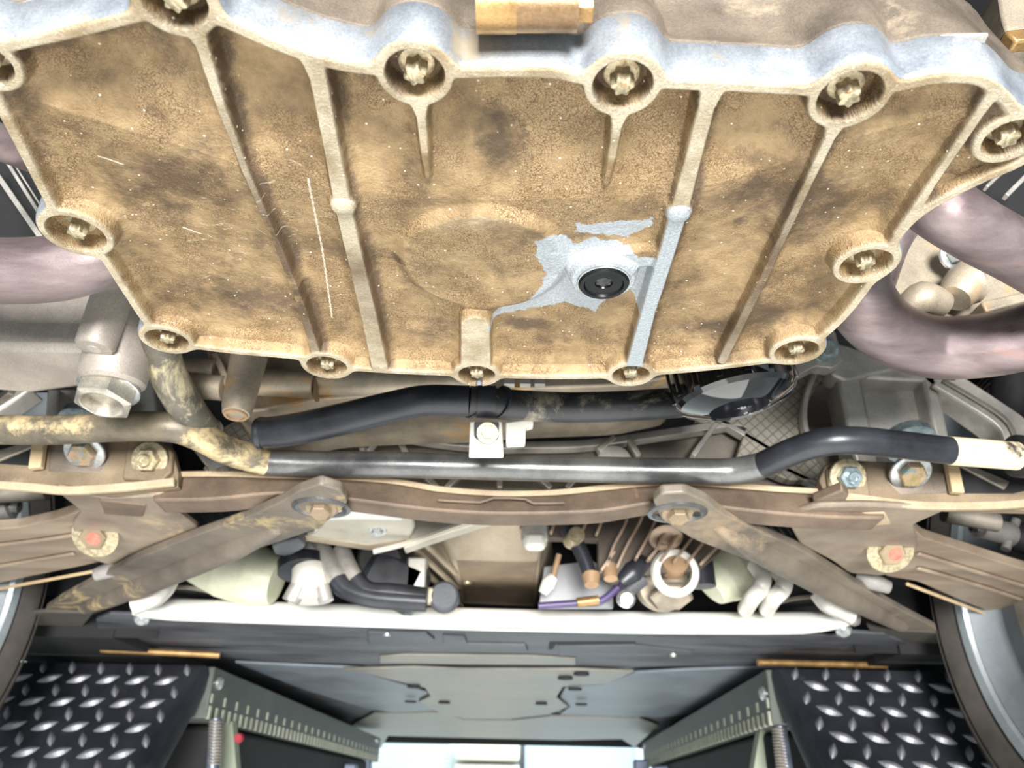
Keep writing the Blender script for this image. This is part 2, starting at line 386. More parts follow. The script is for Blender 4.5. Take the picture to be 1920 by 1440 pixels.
def line_dist(X, Y, pts, ws, hs=None):
    """signed distance to a band of varying width; also the local height fraction and distance along"""
    best = np.full(X.shape, 1e9); hh = np.ones(X.shape)
    for i in range(len(pts) - 1):
        a, b = pts[i], pts[i + 1]; ex, ey = b - a; wx, wy = X - a[0], Y - a[1]
        t = np.clip((wx * ex + wy * ey) / (ex * ex + ey * ey), 0, 1)
        dd = np.hypot(wx - t * ex, wy - t * ey) - (ws[i] * (1 - t) + ws[i + 1] * t)
        m = dd < best; best = np.where(m, dd, best)
        if hs is not None: hh = np.where(m, hs[i] * (1 - t) + hs[i + 1] * t, hh)
    return best, hh
def noise2(X, Y, s, seed=0):
    r = np.random.RandomState(seed); out = 0; amp = 1; tot = 0
    for o in range(4):
        G = r.rand(64, 64); x = X * s + 100.3; y = Y * s + 57.7; xi = np.floor(x).astype(int); yi = np.floor(y).astype(int); fx = sstep(x - xi); fy = sstep(y - yi)
        g = lambda i, j: G[i % 64, j % 64]
        out = out + amp * ((g(xi, yi) * (1 - fx) + g(xi + 1, yi) * fx) * (1 - fy) + (g(xi, yi + 1) * (1 - fx) + g(xi + 1, yi + 1) * fx) * fy)
        tot += amp; amp *= .55; s *= 2.1
    return out / tot
RIB = []
for rb in ribs_px:
    RIB.append((np.array([pxw(p[:2]) for p in rb]), [pw(p[0], p[1], p[2]) / 2 for p in rb], [p[3] for p in rb]))
crease = np.array([pxw(p) for p in [(-60, 165), (40, 200), (250, 265), (460, 328), (620, 368), (800, 388), (960, 392), (1130, 385), (1290, 372), (1400, 345), (1520, 308), (1640, 265), (1770, 232), (1990, 190)]])
DR = pxw((1132, 530)); DRr = pw(1132, 530, 62)
DC = pxw((905, 512)); DCr = pw(905, 512, 160)
BUMP = [pxw((643, 388)), pxw((1273, 402))]
def recess(X, Y):
    yc = np.interp(X, crease[:, 0], crease[:, 1])
    yn = np.interp(X, OUT[0:25, 0], OUT[0:25, 1])
    t = (yc - Y)
    near = np.clip(t / np.maximum(yc - yn, .03), 0, 1.1)
    Fl = np.where(t > 0, 0.0046 + 0.0150 * near ** 1.0, 0.0046 + 0.0068 * np.clip(-t / .06, 0, 1.0))
    # softened bend
    Fl = Fl + 0.0004 * np.exp(-(t / .004) ** 2)
    Fl = Fl - 0.0008 * sstep((pxw((600, 130))[1] + 0.004 - Y) / .004) * (X < pxw((590, 200))[0])
    # raised round dome
    dd = np.hypot((X - DC[0]), (Y - DC[1])) - DCr
    Fl = Fl - 0.0046 * sstep(0.5 - dd / 0.008)
    Fl = Fl + (noise2(X, Y, 60, 3) - .5) * .0012 + (noise2(X, Y, 220, 5) - .5) * .00045
    d = shape_sdf(X, Y); inn = -d
    S_ = lambda t, w: sstep(t / w)
    r = Fl * (0.62 * S_(inn - 0.0042, 0.0035) + 0.38 * S_(inn - 0.0042, 0.014))
    # left side has a broad sloping fillet
    for c, rr in BOS:
        q = np.hypot(X - c[0], Y - c[1]) - (rr + .0030)
        r = r * (0.75 * S_(q, .003) + .25 * S_(q, .010))
    lab = np.zeros(X.shape, int)
    for i, (pts, ws, hs) in enumerate(RIB):
        q, hh = line_dist(X, Y, pts, [a for a in ws], hs)
        prof = 0.72 * S_(q, .0022) + .28 * S_(q, .008)
        r = r * (1 - hh * (1 - prof))
        lab = np.where((q < .0016), 100 + i, lab)
    q = np.hypot(X - DR[0], Y - DR[1])
    r = r * (1 - .9 * (1 - S_(q - DRr * .93, .004)))
    lab = np.where(q < DRr * .93 + .003, 50, lab)
    for bpt in BUMP:
        qb = np.hypot(X - bpt[0], Y - bpt[1]); r = r * (S_(qb - .0052, .003)); r = r - .0022 * np.sqrt(np.clip(1 - (qb / .0058) ** 2, 0, 1))
    # plug hole
    r = r + (0.0032 - r) * sstep((DRr * .80 - q) / .0008)
    # bolt pockets
    for i, (c, rr) in enumerate(BOS):
        q = np.hypot(X - c[0], Y - c[1])
        r = r + (0.0105 - r) * sstep((rr - q) / .0016 + .2)
        lab = np.where(q < rr + .0032, 10 + i, lab)
    # rounded outer lip, and the small drain notch in the middle rear boss
    r = r + 0.0012 * (1 - sstep(inn / .0012)) ** 2
    c, rr = BOS[8]
    r = r + 0.006 * sstep((.0022 - np.abs(X - c[0] - .0012)) / .0008) * sstep((Y - c[1] - rr * .6) / .001) 
    r = r + (noise2(X, Y, 900, 8) - .5) * .00012
    return r, lab, d
def in_poly(X, Y, px): return poly_sdf(X, Y, np.array([pxw(p) for p in px]))
def build_pan():
    x0, x1, y0, y1 = OUTs[:, 0].min() - .012, OUTs[:, 0].max() + .012, OUTs[:, 1].min() - .012, OUTs[:, 1].max() + .012
    st = 0.00060; nx = int((x1 - x0) / st); ny = int((y1 - y0) / st)
    X, Y = np.meshgrid(np.linspace(x0, x1, nx), np.linspace(y0, y1, ny))
    d = shape_sdf(X, Y)
    # snap the border ring of grid points onto the contour
    e = 1e-5
    gx = (shape_sdf(X + e, Y) - d) / e; gy = (shape_sdf(X, Y + e) - d) / e; gl = np.hypot(gx, gy) + 1e-9; gx /= gl; gy /= gl
    m = (d > 0) & (d < st * 1.5)
    X = np.where(m, X - gx * d, X); Y = np.where(m, Y - gy * d, Y)
    keep = d < st * 1.5
    r, lab, _ = recess(X, Y)
    e = .0004
    rx, _, _ = recess(X + e, Y); ry, _, _ = recess(X, Y + e)
    N = np.stack([(rx - r) / e, (ry - r) / e, -np.ones_like(r)], -1); N /= np.linalg.norm(N, axis=-1, keepdims=True)
    # stains of their own shape; wide blobs along the near rim paint its shade
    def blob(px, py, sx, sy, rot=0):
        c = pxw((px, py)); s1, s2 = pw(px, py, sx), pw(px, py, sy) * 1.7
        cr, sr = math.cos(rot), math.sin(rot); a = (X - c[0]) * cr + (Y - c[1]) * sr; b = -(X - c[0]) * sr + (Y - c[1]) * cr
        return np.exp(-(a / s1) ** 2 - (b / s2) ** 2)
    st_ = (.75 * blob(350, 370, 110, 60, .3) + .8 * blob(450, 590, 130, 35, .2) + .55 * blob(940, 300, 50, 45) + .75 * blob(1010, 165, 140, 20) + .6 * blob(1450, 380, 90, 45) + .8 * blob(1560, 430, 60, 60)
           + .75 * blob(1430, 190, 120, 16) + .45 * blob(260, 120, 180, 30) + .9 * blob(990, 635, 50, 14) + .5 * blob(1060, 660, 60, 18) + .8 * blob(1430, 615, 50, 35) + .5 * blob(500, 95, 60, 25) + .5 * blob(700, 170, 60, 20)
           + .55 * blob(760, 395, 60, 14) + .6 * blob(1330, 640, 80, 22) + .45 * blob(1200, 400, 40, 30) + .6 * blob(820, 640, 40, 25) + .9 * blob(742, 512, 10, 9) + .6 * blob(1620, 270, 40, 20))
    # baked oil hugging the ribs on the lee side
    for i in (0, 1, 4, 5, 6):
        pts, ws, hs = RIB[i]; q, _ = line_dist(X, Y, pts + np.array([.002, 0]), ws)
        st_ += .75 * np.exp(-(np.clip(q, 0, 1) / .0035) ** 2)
    st_ += .55 * np.exp(-((-d - .009) / .005) ** 2) * (Y < pxw((900, 330))[1])  # shade behind the near rim, painted into the mask along with the varnish
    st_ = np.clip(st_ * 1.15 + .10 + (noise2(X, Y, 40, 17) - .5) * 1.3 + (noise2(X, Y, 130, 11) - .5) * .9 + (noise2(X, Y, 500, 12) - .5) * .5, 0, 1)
    jag = (noise2(X, Y, 260, 21) - .5) * .010
    bare = np.minimum(in_poly(X, Y, [(1003, 462), (1030, 452), (1062, 462), (1075, 482), (1110, 470), (1160, 474), (1200, 492), (1238, 486), (1262, 410), (1290, 405), (1262, 490), (1235, 560), (1220, 600), (1196, 590), (1180, 566), (1140, 585), (1118, 612), (1090, 605), (1060, 596), (1000, 606), (950, 614), (918, 622), (916, 612), (985, 590), (1014, 560), (1022, 530), (1006, 500)]),
                      in_poly(X, Y, [(1082, 440), (1150, 436), (1222, 430), (1230, 438), (1200, 455), (1180, 472), (1140, 462), (1078, 458)]))
    pts, ws, hs = RIB[4]; q, _ = line_dist(X, Y, pts[3:], ws[3:]); bare = np.minimum(bare + jag * .55, q - .0004)
    bare = np.minimum(bare, np.hypot(X - DR[0], Y - DR[1]) - DRr * .98)
    qb = np.hypot(X - BUMP[1][0], Y - BUMP[1][1]) - .0062; bare = np.minimum(bare, qb)
    bare = 1 - sstep(bare / .0006 + .5)
    # thin scratches
    scr = np.zeros_like(X)
    for a, b, wd in [((575, 350), (600, 505), 1.6), ((600, 505), (618, 625), 1.2), ((176, 317), (222, 331), 2.6), ((335, 458), (368, 470), 1.5)]:
        q, _ = line_dist(X, Y, np.array([pxw(a), pxw(b)]), [.0001 * wd] * 2); scr = np.maximum(scr, 1 - sstep(q / .0004))
    r2 = np.random.RandomState(4)
    for _k in range(34):
        cx, cy = r2.normal(470, 90), r2.normal(430, 60); an = r2.uniform(-.6, .6); L = r2.uniform(8, 26)
        q, _ = line_dist(X, Y, np.array([pxw((cx, cy)), pxw((cx + L * math.cos(an), cy + L * math.sin(an)))]), [.00005] * 2); scr = np.maximum(scr, .45 * (1 - sstep(q / .0003)))
    raised = 1 - sstep(r / .0022)
    idx = -np.ones(X.shape, int); idx[keep] = np.arange(keep.sum())
    a, b, c, dd = idx[:-1, :-1], idx[:-1, 1:], idx[1:, 1:], idx[1:, :-1]
    ok = (a >= 0) & (b >= 0) & (c >= 0) & (dd >= 0)
    Lq = lab[:-1, :-1][ok]; Q = np.stack([a[ok], dd[ok], c[ok], b[ok]], -1)
    V = np.stack([X[keep], Y[keep], CZ + HP + r[keep]], -1); NN = N[keep]
    at = {'stain_shade': st_[keep], 'bare': bare[keep], 'raised': raised[keep], 'scratch': scr[keep]}
    loc = Vector((0, float(OUTs[:, 1].mean()), CZ + HP))
    root = empty('oil_pan', loc, 'large ribbed cast oil pan with golden brown baked oil filling the top of the picture', 'oil pan')
    def sub(name, sel, mat):
        q = Q[sel]
        u, inv = np.unique(q, return_inverse=True); me = bpy.data.meshes.new(name)
        vv = V[u] - np.array(loc); fq = inv.reshape(-1, 4)
        me.vertices.add(len(u)); me.vertices.foreach_set('co', vv.astype(np.float32).ravel())
        me.loops.add(fq.size); me.loops.foreach_set('vertex_index', fq.astype(np.int32).ravel())
        me.polygons.add(len(fq)); me.polygons.foreach_set('loop_start', np.arange(0, fq.size, 4, dtype=np.int32)); me.polygons.foreach_set('loop_total', np.full(len(fq), 4, np.int32))
        me.update(); me.polygons.foreach_set('use_smooth', np.ones(len(fq), bool))
        for k, v in at.items():
            A = me.attributes.new(k, 'FLOAT', 'POINT'); A.data.foreach_set('value', v[u].astype(np.float32))
        me.materials.append(mat); ob = bpy.data.objects.new(name, me); COL.objects.link(ob); ob.parent = root; ORG[ob.name] = loc
        me.normals_split_custom_set_from_vertices(NN[u].astype(np.float32))
        return ob
    mat = pan_material()
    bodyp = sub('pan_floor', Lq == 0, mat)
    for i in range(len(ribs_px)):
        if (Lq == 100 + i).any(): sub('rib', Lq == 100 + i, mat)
    bo = []
    for i in range(len(bosses_px)):
        bo.append(sub('bolt_boss', Lq == 10 + i, mat))
    db = sub('drain_boss', Lq == 50, mat); db['label'] = 'bare silver ring around the drain plug'
    # flange wall around the outline
    C_ = trace_contour(); cx, cy, gx, gy = C_.T; n = len(cx); rr, _, _ = recess(cx, cy)
    mb = MB(); lev = [(0.0, None), (.0004, .0016), (.0010, .004), (.0014, .012), (.0016, .0205), (.0006, .0212)]
    vs = []
    for off, z in lev:
        zz = rr if z is None else np.full(n, z)
        for k in range(n): vs.append((cx[k] + gx[k] * off, cy[k] + gy[k] * off, CZ + HP + float(zz[k])))
    fs = []
    for l in range(len(lev) - 1):
        for k in range(n): fs.append((l * n + k, l * n + (k + 1) % n, (l + 1) * n + (k + 1) % n, (l + 1) * n + k))
    fs = [tuple(reversed(f)) for f in fs]
    mb.add(vs, fs); fl = mb.build('flange', MT['flange'], root, autosmooth=0)
    fl['label'] = 'bluish silver machined flange edge'
    # bolts: star-headed, each on its flange washer in its pocket
    star = lambda q: 1 - .27 * (0.5 + 0.5 * math.cos(6 * q)) ** .8
    for i, (c, rr_) in enumerate(BOS):
        p = Vector((c[0], c[1] + (0.0005 if i < 5 else 0), CZ + HP + .0106))
        s = 1.0; m1 = MB(); m1.lathe([(.0078 * s, 0), (.0080 * s, .0012), (.0072 * s, .0026), (.005 * s, .0034)], p, (0, 0, -1), 32)
        fo = m1.build('bolt', MT['bolt'], root)
        m2 = MB(); m2.lathe([(.0050, .003), (.0050, .0094), (.0046, .0104), (.0041, .0106)], p, (0, 0, -1), 60, star=lambda q, i=i: star(q + i * 1.3)); 
        m2.build('bolt_head', MT['bolt'], fo, autosmooth=30)
    # black drain plug with its socket
    p = Vector((DR[0], DR[1], CZ + HP + .0030)); rP = DRr * .76
    m = MB(); m.lathe([(rP, 0), (rP, .0040), (rP * .94, .0050), (rP * .80, .0050), (rP * .74, .0036), (rP * .36, .0034), (rP * .33, .0024)], p, (0, 0, -1), 64)
    pl = m.build('drain_plug', MT['gloss2'], root, label='black round drain plug with star socket')
    m = MB(); m.lathe([(rP * .30, .0020), (rP * .30, .00255)], p, (0, 0, -1), 60, star=lambda q: 1 - .15 * math.cos(6 * q)); m.build('socket', MT['socket'], pl)
    m = MB(); m.lathe([(rP * 1.015, .0005), (rP * 1.05, .0006), (rP * 1.05, .0036), (rP * 1.015, .0036)], p, (0, 0, -1), 64, ring=True); m.build('sealing_ring', MT['zinc'], root)
    global CONT
    CONT = C_
    return root
def pan_material():
    m = bpy.data.materials.new('baked_oil_cast_pan'); m.use_nodes = True; nt = m.node_tree; b = nt.nodes['Principled BSDF']; L = nt.links
    tc = nd(nt, 'ShaderNodeTexCoord'); co = tc.outputs['Object']
    A = {}
    for k in ('stain_shade', 'bare', 'raised', 'scratch'):
        a = nd(nt, 'ShaderNodeAttribute'); a.attribute_name = k; A[k] = a.outputs['Fac']
    n1 = nd(nt, 'ShaderNodeTexNoise', Scale=28, Detail=8, Roughness=.65); L.new(co, n1.inputs['Vector'])
    n2 = nd(nt, 'ShaderNodeTexNoise', Scale=700, Detail=4, Roughness=.7); L.new(co, n2.inputs['Vector'])
    base = ramp(nt, n1.outputs[0], [(.28, S(98, 82, 60)), (.41, S(140, 116, 82)), (.55, S(170, 144, 106)), (.66, S(150, 124, 86)), (.78, S(110, 90, 60))])
    stn = nt.nodes.new('ShaderNodeMath'); stn.operation = 'ADD'; L.new(A['stain_shade'], stn.inputs[0])
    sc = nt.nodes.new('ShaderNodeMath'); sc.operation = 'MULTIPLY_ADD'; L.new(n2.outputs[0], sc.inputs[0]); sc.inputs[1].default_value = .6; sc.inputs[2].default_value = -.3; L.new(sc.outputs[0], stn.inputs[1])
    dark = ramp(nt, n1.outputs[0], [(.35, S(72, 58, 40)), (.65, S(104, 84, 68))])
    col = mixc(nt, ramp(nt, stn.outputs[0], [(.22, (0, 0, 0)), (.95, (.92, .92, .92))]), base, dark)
    # crackle in the varnish
    vn = nd(nt, 'ShaderNodeTexNoise', Scale=120, Detail=3); L.new(co, vn.inputs['Vector'])
    mx = mixc(nt, .012, co, vn.outputs['Color'], 'ADD')
    vo = nd(nt, 'ShaderNodeTexVoronoi', Scale=620); vo.feature = 'DISTANCE_TO_EDGE'; L.new(mx, vo.inputs['Vector'])
    cr = ramp(nt, vo.outputs['Distance'], [(0, (1, 1, 1)), (.12, (0, 0, 0))])
    n3 = nd(nt, 'ShaderNodeTexNoise', Scale=40, Detail=3); L.new(co, n3.inputs['Vector'])
    crm = mixc(nt, 1.0, cr, ramp(nt, n3.outputs[0], [(.40, (0, 0, 0)), (.56, (.9, .9, .9))]), 'MULTIPLY')
    col = mixc(nt, crm, col, S(92, 66, 40))
    # paler lips of ribs and rim
    lip = ramp(nt, n2.outputs[0], [(.3, S(186, 172, 146)), (.7, S(214, 204, 182))])
    lip = mixc(nt, ramp(nt, n1.outputs[0], [(.38, (.85, .85, .85)), (.56, (0, 0, 0))]), lip, S(150, 130, 98))
    rm = nt.nodes.new('ShaderNodeMath'); rm.operation = 'MULTIPLY'; L.new(A['raised'], rm.inputs[0]); rm.inputs[1].default_value = .85
    col = mixc(nt, rm.outputs[0], col, lip)
    # white specks
    v2 = nd(nt, 'ShaderNodeTexVoronoi', Scale=250); L.new(co, v2.inputs['Vector'])
    sp = ramp(nt, v2.outputs['Distance'], [(.10, (1, 1, 1)), (.16, (0, 0, 0))])
    sp = mixc(nt, 1.0, sp, ramp(nt, v2.outputs['Color'], [(.70, (0, 0, 0)), (.76, (1, 1, 1))]), 'MULTIPLY')
    col = mixc(nt, sp, col, S(232, 224, 206))
    col = mixc(nt, A['scratch'], col, S(228, 220, 200))
    al = ramp(nt, n2.outputs[0], [(.3, S(160, 166, 172)), (.7, S(198, 203, 207))])
    col = mixc(nt, A['bare'], col, al)
    L.new(col, b.inputs['Base Color'])
    mt = nt.nodes.new('ShaderNodeMath'); mt.operation = 'MULTIPLY_ADD'; L.new(A['bare'], mt.inputs[0]); mt.inputs[1].default_value = .45; mt.inputs[2].default_value = .15; L.new(mt.outputs[0], b.inputs['Metallic'])
    b.inputs['Roughness'].default_value = .5
    bp = nd(nt, 'ShaderNodeBump', Strength=.9, Distance=.0009); L.new(n2.outputs[0], bp.inputs['Height'])
    bp2 = nd(nt, 'ShaderNodeBump', Strength=.35, Distance=.0004); bp2.invert = True; L.new(crm, bp2.inputs['Height']); L.new(bp.outputs[0], bp2.inputs['Normal']); L.new(bp2.outputs[0], b.inputs['Normal'])
    return m
MT['flange'] = cast('machined_flange', S(132, 138, 146), S(178, 183, 189), 30, .36, .45, .3, S(178, 164, 142), .60)
MT['gloss2'] = cast('black_anodised_plug', S(10, 10, 11), S(16, 16, 17), 50, .3, .2, .05)
MT['socket'] = cast('dark_socket', S(60, 60, 62), S(90, 90, 92), 300, .3, .6, .1)
pan = build_pan()
# ================================================================== helpers for the rest
def plate(name, mat, px, h, t, parent=None, bevel=0.0015, rnd=0, holes=(), h2=None, **kw):
    """flat piece lying at height h (or sloping to h2 at its far edge), t thick upwards"""
    if h2 is None: pts = [P(x, y, h) for x, y in px]; hl = [[P(x, y, h) for x, y in hh] for hh in holes]
    else:
        ys = [y for _, y in px]; a, b = min(ys), max(ys); f = lambda x, y: P(x, y, h + (h2 - h) * (y - a) / (b - a))
        pts = [f(x, y) for x, y in px]; hl = [[f(x, y) for x, y in hh] for hh in holes]
    if rnd: pts = rnd_corners(pts, rnd)
    m = MB().prism(pts, (0, 0, t), holes=hl); return m.build(name, mat, parent, bevel=bevel, **kw)
def wallp(name, mat, px, y, t, parent=None, bevel=0.0015, rnd=0, holes=(), **kw):
    """upright piece at depth y, t thick away from the camera"""
    pts = [D(a, b, y) for a, b in px]; hl = [[D(a, b, y) for a, b in hh] for hh in holes]
    if rnd: pts = rnd_corners(pts, rnd); hl = [rnd_corners(h_, rnd) for h_ in hl]
    m = MB().prism(pts, (0, t, 0), holes=hl); return m.build(name, mat, parent, bevel=bevel, **kw)
def bar(name, mat, pts, wdt, hgt, parent=None, bevel=.001, up=(0, 0, 1), sub=4, **kw):
    """rectangular bar swept along points"""
    pts = cat_rom(pts, sub, False) if len(pts) > 2 else [Vector(p) for p in pts]; up = Vector(up); vs, fs = [], []
    for i, p in enumerate(pts):
        t = (pts[min(i + 1, len(pts) - 1)] - pts[max(i - 1, 0)]).normalized(); sd = t.cross(up).normalized(); u2 = sd.cross(t)
        vs += [p + sd * wdt / 2, p + sd * wdt / 2 + u2 * hgt, p - sd * wdt / 2 + u2 * hgt, p - sd * wdt / 2]
    for i in range(len(pts) - 1):
        for k in range(4): a = i * 4 + k; b = i * 4 + (k + 1) % 4; fs.append((b, a, a + 4, b + 4))
    n = (len(pts) - 1) * 4; fs += [(0, 1, 2, 3), (n + 3, n + 2, n + 1, n)]
    return MB().add(vs, fs, True).build(name, mat, parent, bevel=bevel, **kw)
def hexbolt(p, axis, r, parent, mat=None, washer=1.55, h=.8, stud=0.0, mark=None, name='bolt', recess=False, wmat=None):
    mat = mat or MT['zinc']; ax = Vector(axis).normalized(); p = Vector(p)
    w_ = MB().lathe([(r * washer, 0), (r * washer, r * .18), (r * washer * .96, r * .24), (r * 1.05, r * .26)], p, ax, 32).build(name, wmat or mat, parent)
    m = MB().hexa(p + ax * r * .24, ax, r, r * h, rot=.3)
    m.build('bolt_head', mat, w_, autosmooth=30)
    if stud: MB().lathe([(r * .52, r * .9), (r * .52, r * (h + stud)), (r * .44, r * (h + stud + .08)), (r * .30, r * (h + stud + .08)), (r * .28, r * (h + stud - .1))], p, ax, 24).build('stud', mat, w_)
    if mark: MB().lathe([(r * .5, r * (h + .24)), (r * .5, r * (h + .27))], p + Vector((r * .15, 0, 0)), ax, 16).build('paint_mark', MT[mark], w_)
    return w_
def blobby(name, mat, pts, rad, parent=None, **kw): return MB().tube(pts, rad, 24, sub=5).build(name, mat, parent, **kw)
# ================================================================== the place: workshop, far below and beyond
def struct(name, mb, mat): o = mb.build(name, mat); o['kind'] = 'structure'; return o
struct('floor', MB().box((0, 2.5, -.05), 13, 17, .1), MT['floor'])
struct('wall_far', MB().box((0, 11.05, 2.4), 13, .1, 4.8), MT['wall'])
struct('wall_left', MB().box((-6.55, 2.5, 2.4), .1, 17, 4.8), MT['wall'])
struct('wall_right', MB().box((6.55, 2.5, 2.4), .1, 17, 4.8), MT['wall'])
# louvred shutter, cabinet, blue door on the far wall
def D2(px, py, y): return D(px, py, y)
sh = root_at('louvred_shutter', (D(775, 1420, 10.9).x, 10.95, 1.2), 'pale louvred shutter on the far wall, left of the cream cabinet', 'shutter')
xa, xb = D(690, 1420, 10.9).x, D(846, 1420, 10.9).x
MB().box(((xa + xb) / 2, 10.97, 1.2), xb - xa, .03, 1.9).build('frame', MT['shut'] if 'shut' in MT else MT['wall'], sh)
for k in range(34): MB().box(((xa + xb) / 2, 10.93, .30 + k * .055), (xb - xa) * .96, .03, .038, Matrix.Rotation(.5, 3, 'X')).build('slat', MT['wall'], sh)
cb = root_at('wall_cabinet', (D(912, 1420, 10.7).x, 10.8, 1.0), 'cream box cabinet against the far wall between shutter and blue door', 'cabinet')
x0c, x1c = D(852, 1420, 10.5).x, D(975, 1420, 10.5).x; zt = D(900, 1386, 10.5).z; zm = D(900, 1428, 10.5).z
MB().box(((x0c + x1c) / 2, 10.75, (zt + zm) / 2), x1c - x0c, .5, zt - zm - .02).build('upper_box', MT['cream_wall'] if 'cream_wall' in MT else MT['white'], cb, bevel=.04)
MB().box(((x0c + x1c) / 2, 10.78, zm / 2), x1c - x0c, .44, zm - .04).build('lower_box', MT['white'], cb, bevel=.03)
MB().box(((x0c + x1c) / 2, 10.48, (zt + zm) / 2 - .03), (x1c - x0c) * .88, .03, (zt - zm) * .6).build('front_panel', MT['cream'], cb, bevel=.01)
bd = root_at('blue_sliding_door', (D(1050, 1420, 10.9).x, 10.93, 0), 'pale blue sliding door on the far wall, right of the cabinet', 'door')
x0d, x1d = D(984, 1420, 10.9).x, D(1190, 1420, 10.9).x
MB().box(((x0d + x1d) / 2, 10.96, 1.25), x1d - x0d, .05, 2.5).build('panel', MT['bluedoor'], bd, bevel=.004)
MB().box((x0d - .03, 10.93, 1.25), .05, .09, 2.5).build('door_frame', MT['tray'], bd)
MB().box(((x0d + x1d) / 2 + .2, 10.92, 1.0), .7, .03, .12).build('push_bar', MT['white'], bd, bevel=.01)
# ================================================================== car body shell (dark, open below)
H0 = .235
cbod = root_at('car_body', (0, 1.5, CZ + H0), 'dark car body shell above all the mechanical parts', 'car body')
MB().box((0, 1.45, CZ + .80), 1.86, 6.3, .04).build('engine_bay_roof', MT['body'], cbod)
for sx in (-1, 1):
    MB().box((sx * .93, .85, CZ + .62), .04, 1.5, .36).build('fender', MT['body'], cbod)
    MB().box((sx * .80, 2.72, CZ + .47), .30, 2.8, .50).build('sill', MT['body'], cbod)
MB().box((0, 4.4, CZ + .52), 1.8, .04, .56).build('front_bulkhead', MT['body'], cbod)
MB().box((0, -1.1, CZ + .56), 1.86, .04, .5).build('rear_bulkhead', MT['body'], cbod)
MB().box((0, 1.62, CZ + .56), 1.74, .03, .48).build('firewall', MT['body'], cbod)
MB().box((0, .95, CZ + .66), 1.2, 1.2, .02).build('bay_panel', MT['body'], cbod)
for sx in (-1, 1): # wheel-arch liners
    vs, fs = [], []
    for k in range(15):
        a = math.radians(-4 + 188 * k / 14)
        for xx in (.58, .90): vs.append((sx * xx, .93 + .40 * math.cos(a), CZ + .25 + .40 * math.sin(a)))
    for k in range(14): fs.append((2 * k, 2 * k + 1, 2 * k + 3, 2 * k + 2))
    o = MB().add(vs, fs).build('wheel_liner', MT['body'], cbod); md = o.modifiers.new('s', 'SOLIDIFY'); md.thickness = .006
# ================================================================== engine casting above the pan
n = len(CONT); cxx, cyy, gnx, gny = CONT.T
def blur(a, k): return np.convolve(np.concatenate([a[-k:], a, a[:k]]), np.ones(2 * k + 1) / (2 * k + 1), 'valid')
bx, by = blur(blur(cxx, 24), 24), blur(blur(cyy, 24), 24); c0 = np.array([cxx.mean(), cyy.mean()])
zl = np.concatenate([[.0212, .0218, .0226], np.linspace(.026, .20, 34)])
vs = []
for z in zl:
    t = np.clip((z - .022) / .045, 0, 1); t = t * t * (3 - 2 * t)
    x_ = cxx * (1 - t) + bx * t; y_ = cyy * (1 - t) + by * t; o_ = -.0022 if z < .0215 else .0014
    x_ = x_ + gnx * o_; y_ = y_ + gny * o_; rl = np.hypot(x_ - c0[0], y_ - c0[1]); ex_, ey_ = (x_ - c0[0]) / rl, (y_ - c0[1]) / rl
    zz = np.full(n, z); d = (noise2(x_, zz + y_ * .3, 34, 31) - .5) * .010 * t + (noise2(x_, zz, 140, 33) - .5) * .002 - .18 * max(z - .03, 0)
    pk = (1 - sstep((np.abs(x_ - .098) - .032) / .008)) * (1 - sstep((abs(z - .043) - .012) / .008)) * (y_ < c0[1]); d = d - .005 * pk
    x_ = x_ + d * ex_; y_ = y_ + d * ey_
    vs += [(x_[k], y_[k], CZ + HP + z) for k in range(n)]
fs = []
for l in range(len(zl) - 1):
    for k in range(n): fs.append((l * n + (k + 1) % n, l * n + k, (l + 1) * n + k, (l + 1) * n + (k + 1) % n)[::-1])
eb = root_at('engine_block', (0, float(CONT[:, 1].mean()), CZ + HP + .05), 'lumpy brown grey engine casting directly above the oil pan edge', 'engine')
mb = MB().add(vs, fs); mb.build('crankcase', MT['block'], eb, autosmooth=0)
MB().add([vs[k] for k in range(n)] , [tuple(range(n))], False).build('gasket_face', MT['body'], eb)
# bright gasket tabs along the joint
for a, b in (((590, 40), (698, 76)), ((892, 72), (1050, 77)), ((1285, 93), (1480, 103)), ((1760, 75), (1850, 74)), ((40, 16), (120, 0))):
    y_a = P(a[0], a[1] + 68, HP).y; p, q = D(a[0], a[1], y_a + .000), D(b[0], b[1], P(b[0], b[1] + 60, HP).y)
    bar('gasket_tab', MT['alu'], [p + Vector((0, 0, 0)), q], .004, .0016, eb, bevel=.0003)
# golden solenoid in front of the casing, top centre
so = root_at('golden_solenoid', D(1000, 20, .205), 'golden cylindrical sensor body with hex end at the top edge above the pan', 'sensor')
dd = .188
MB().tube([D(893, 12, dd), D(968, 12, dd)], .0098, 28).build('collar', MT['brass'], so)
MB().tube([D(968, 14, dd), D(1082, 14, dd)], .0090, 28).build('barrel', MT['brass2'] if 'brass2' in MT else MT['brass'], so)
MB().lathe([(.0062, 0), (.0062, .006)], D(1082, 12, dd), (1, 0, 0), 6, smooth=False).build('hex_end', MT['brass'], so, bevel=.0004)
wallp('mounting_foot', MT['brass'], [(908, 30), (1030, 32), (1028, 56), (905, 56)], dd + .004, .002, so)
# corner of a tan bracket at top right
tb = root_at('tan_bracket', D(1900, 50, .27), 'tan curved bracket edge at the top right corner', 'bracket')
wallp('bracket_plate', MT['alu_tan'], [(1868, -40), (1990, -60), (1990, 66), (1905, 78), (1882, 50)], .27, .03, tb, rnd=.2)
wallp('rim', MT['brass'], [(1884, 56), (1990, 44), (1990, 66), (1906, 78)], .262, .008, tb)
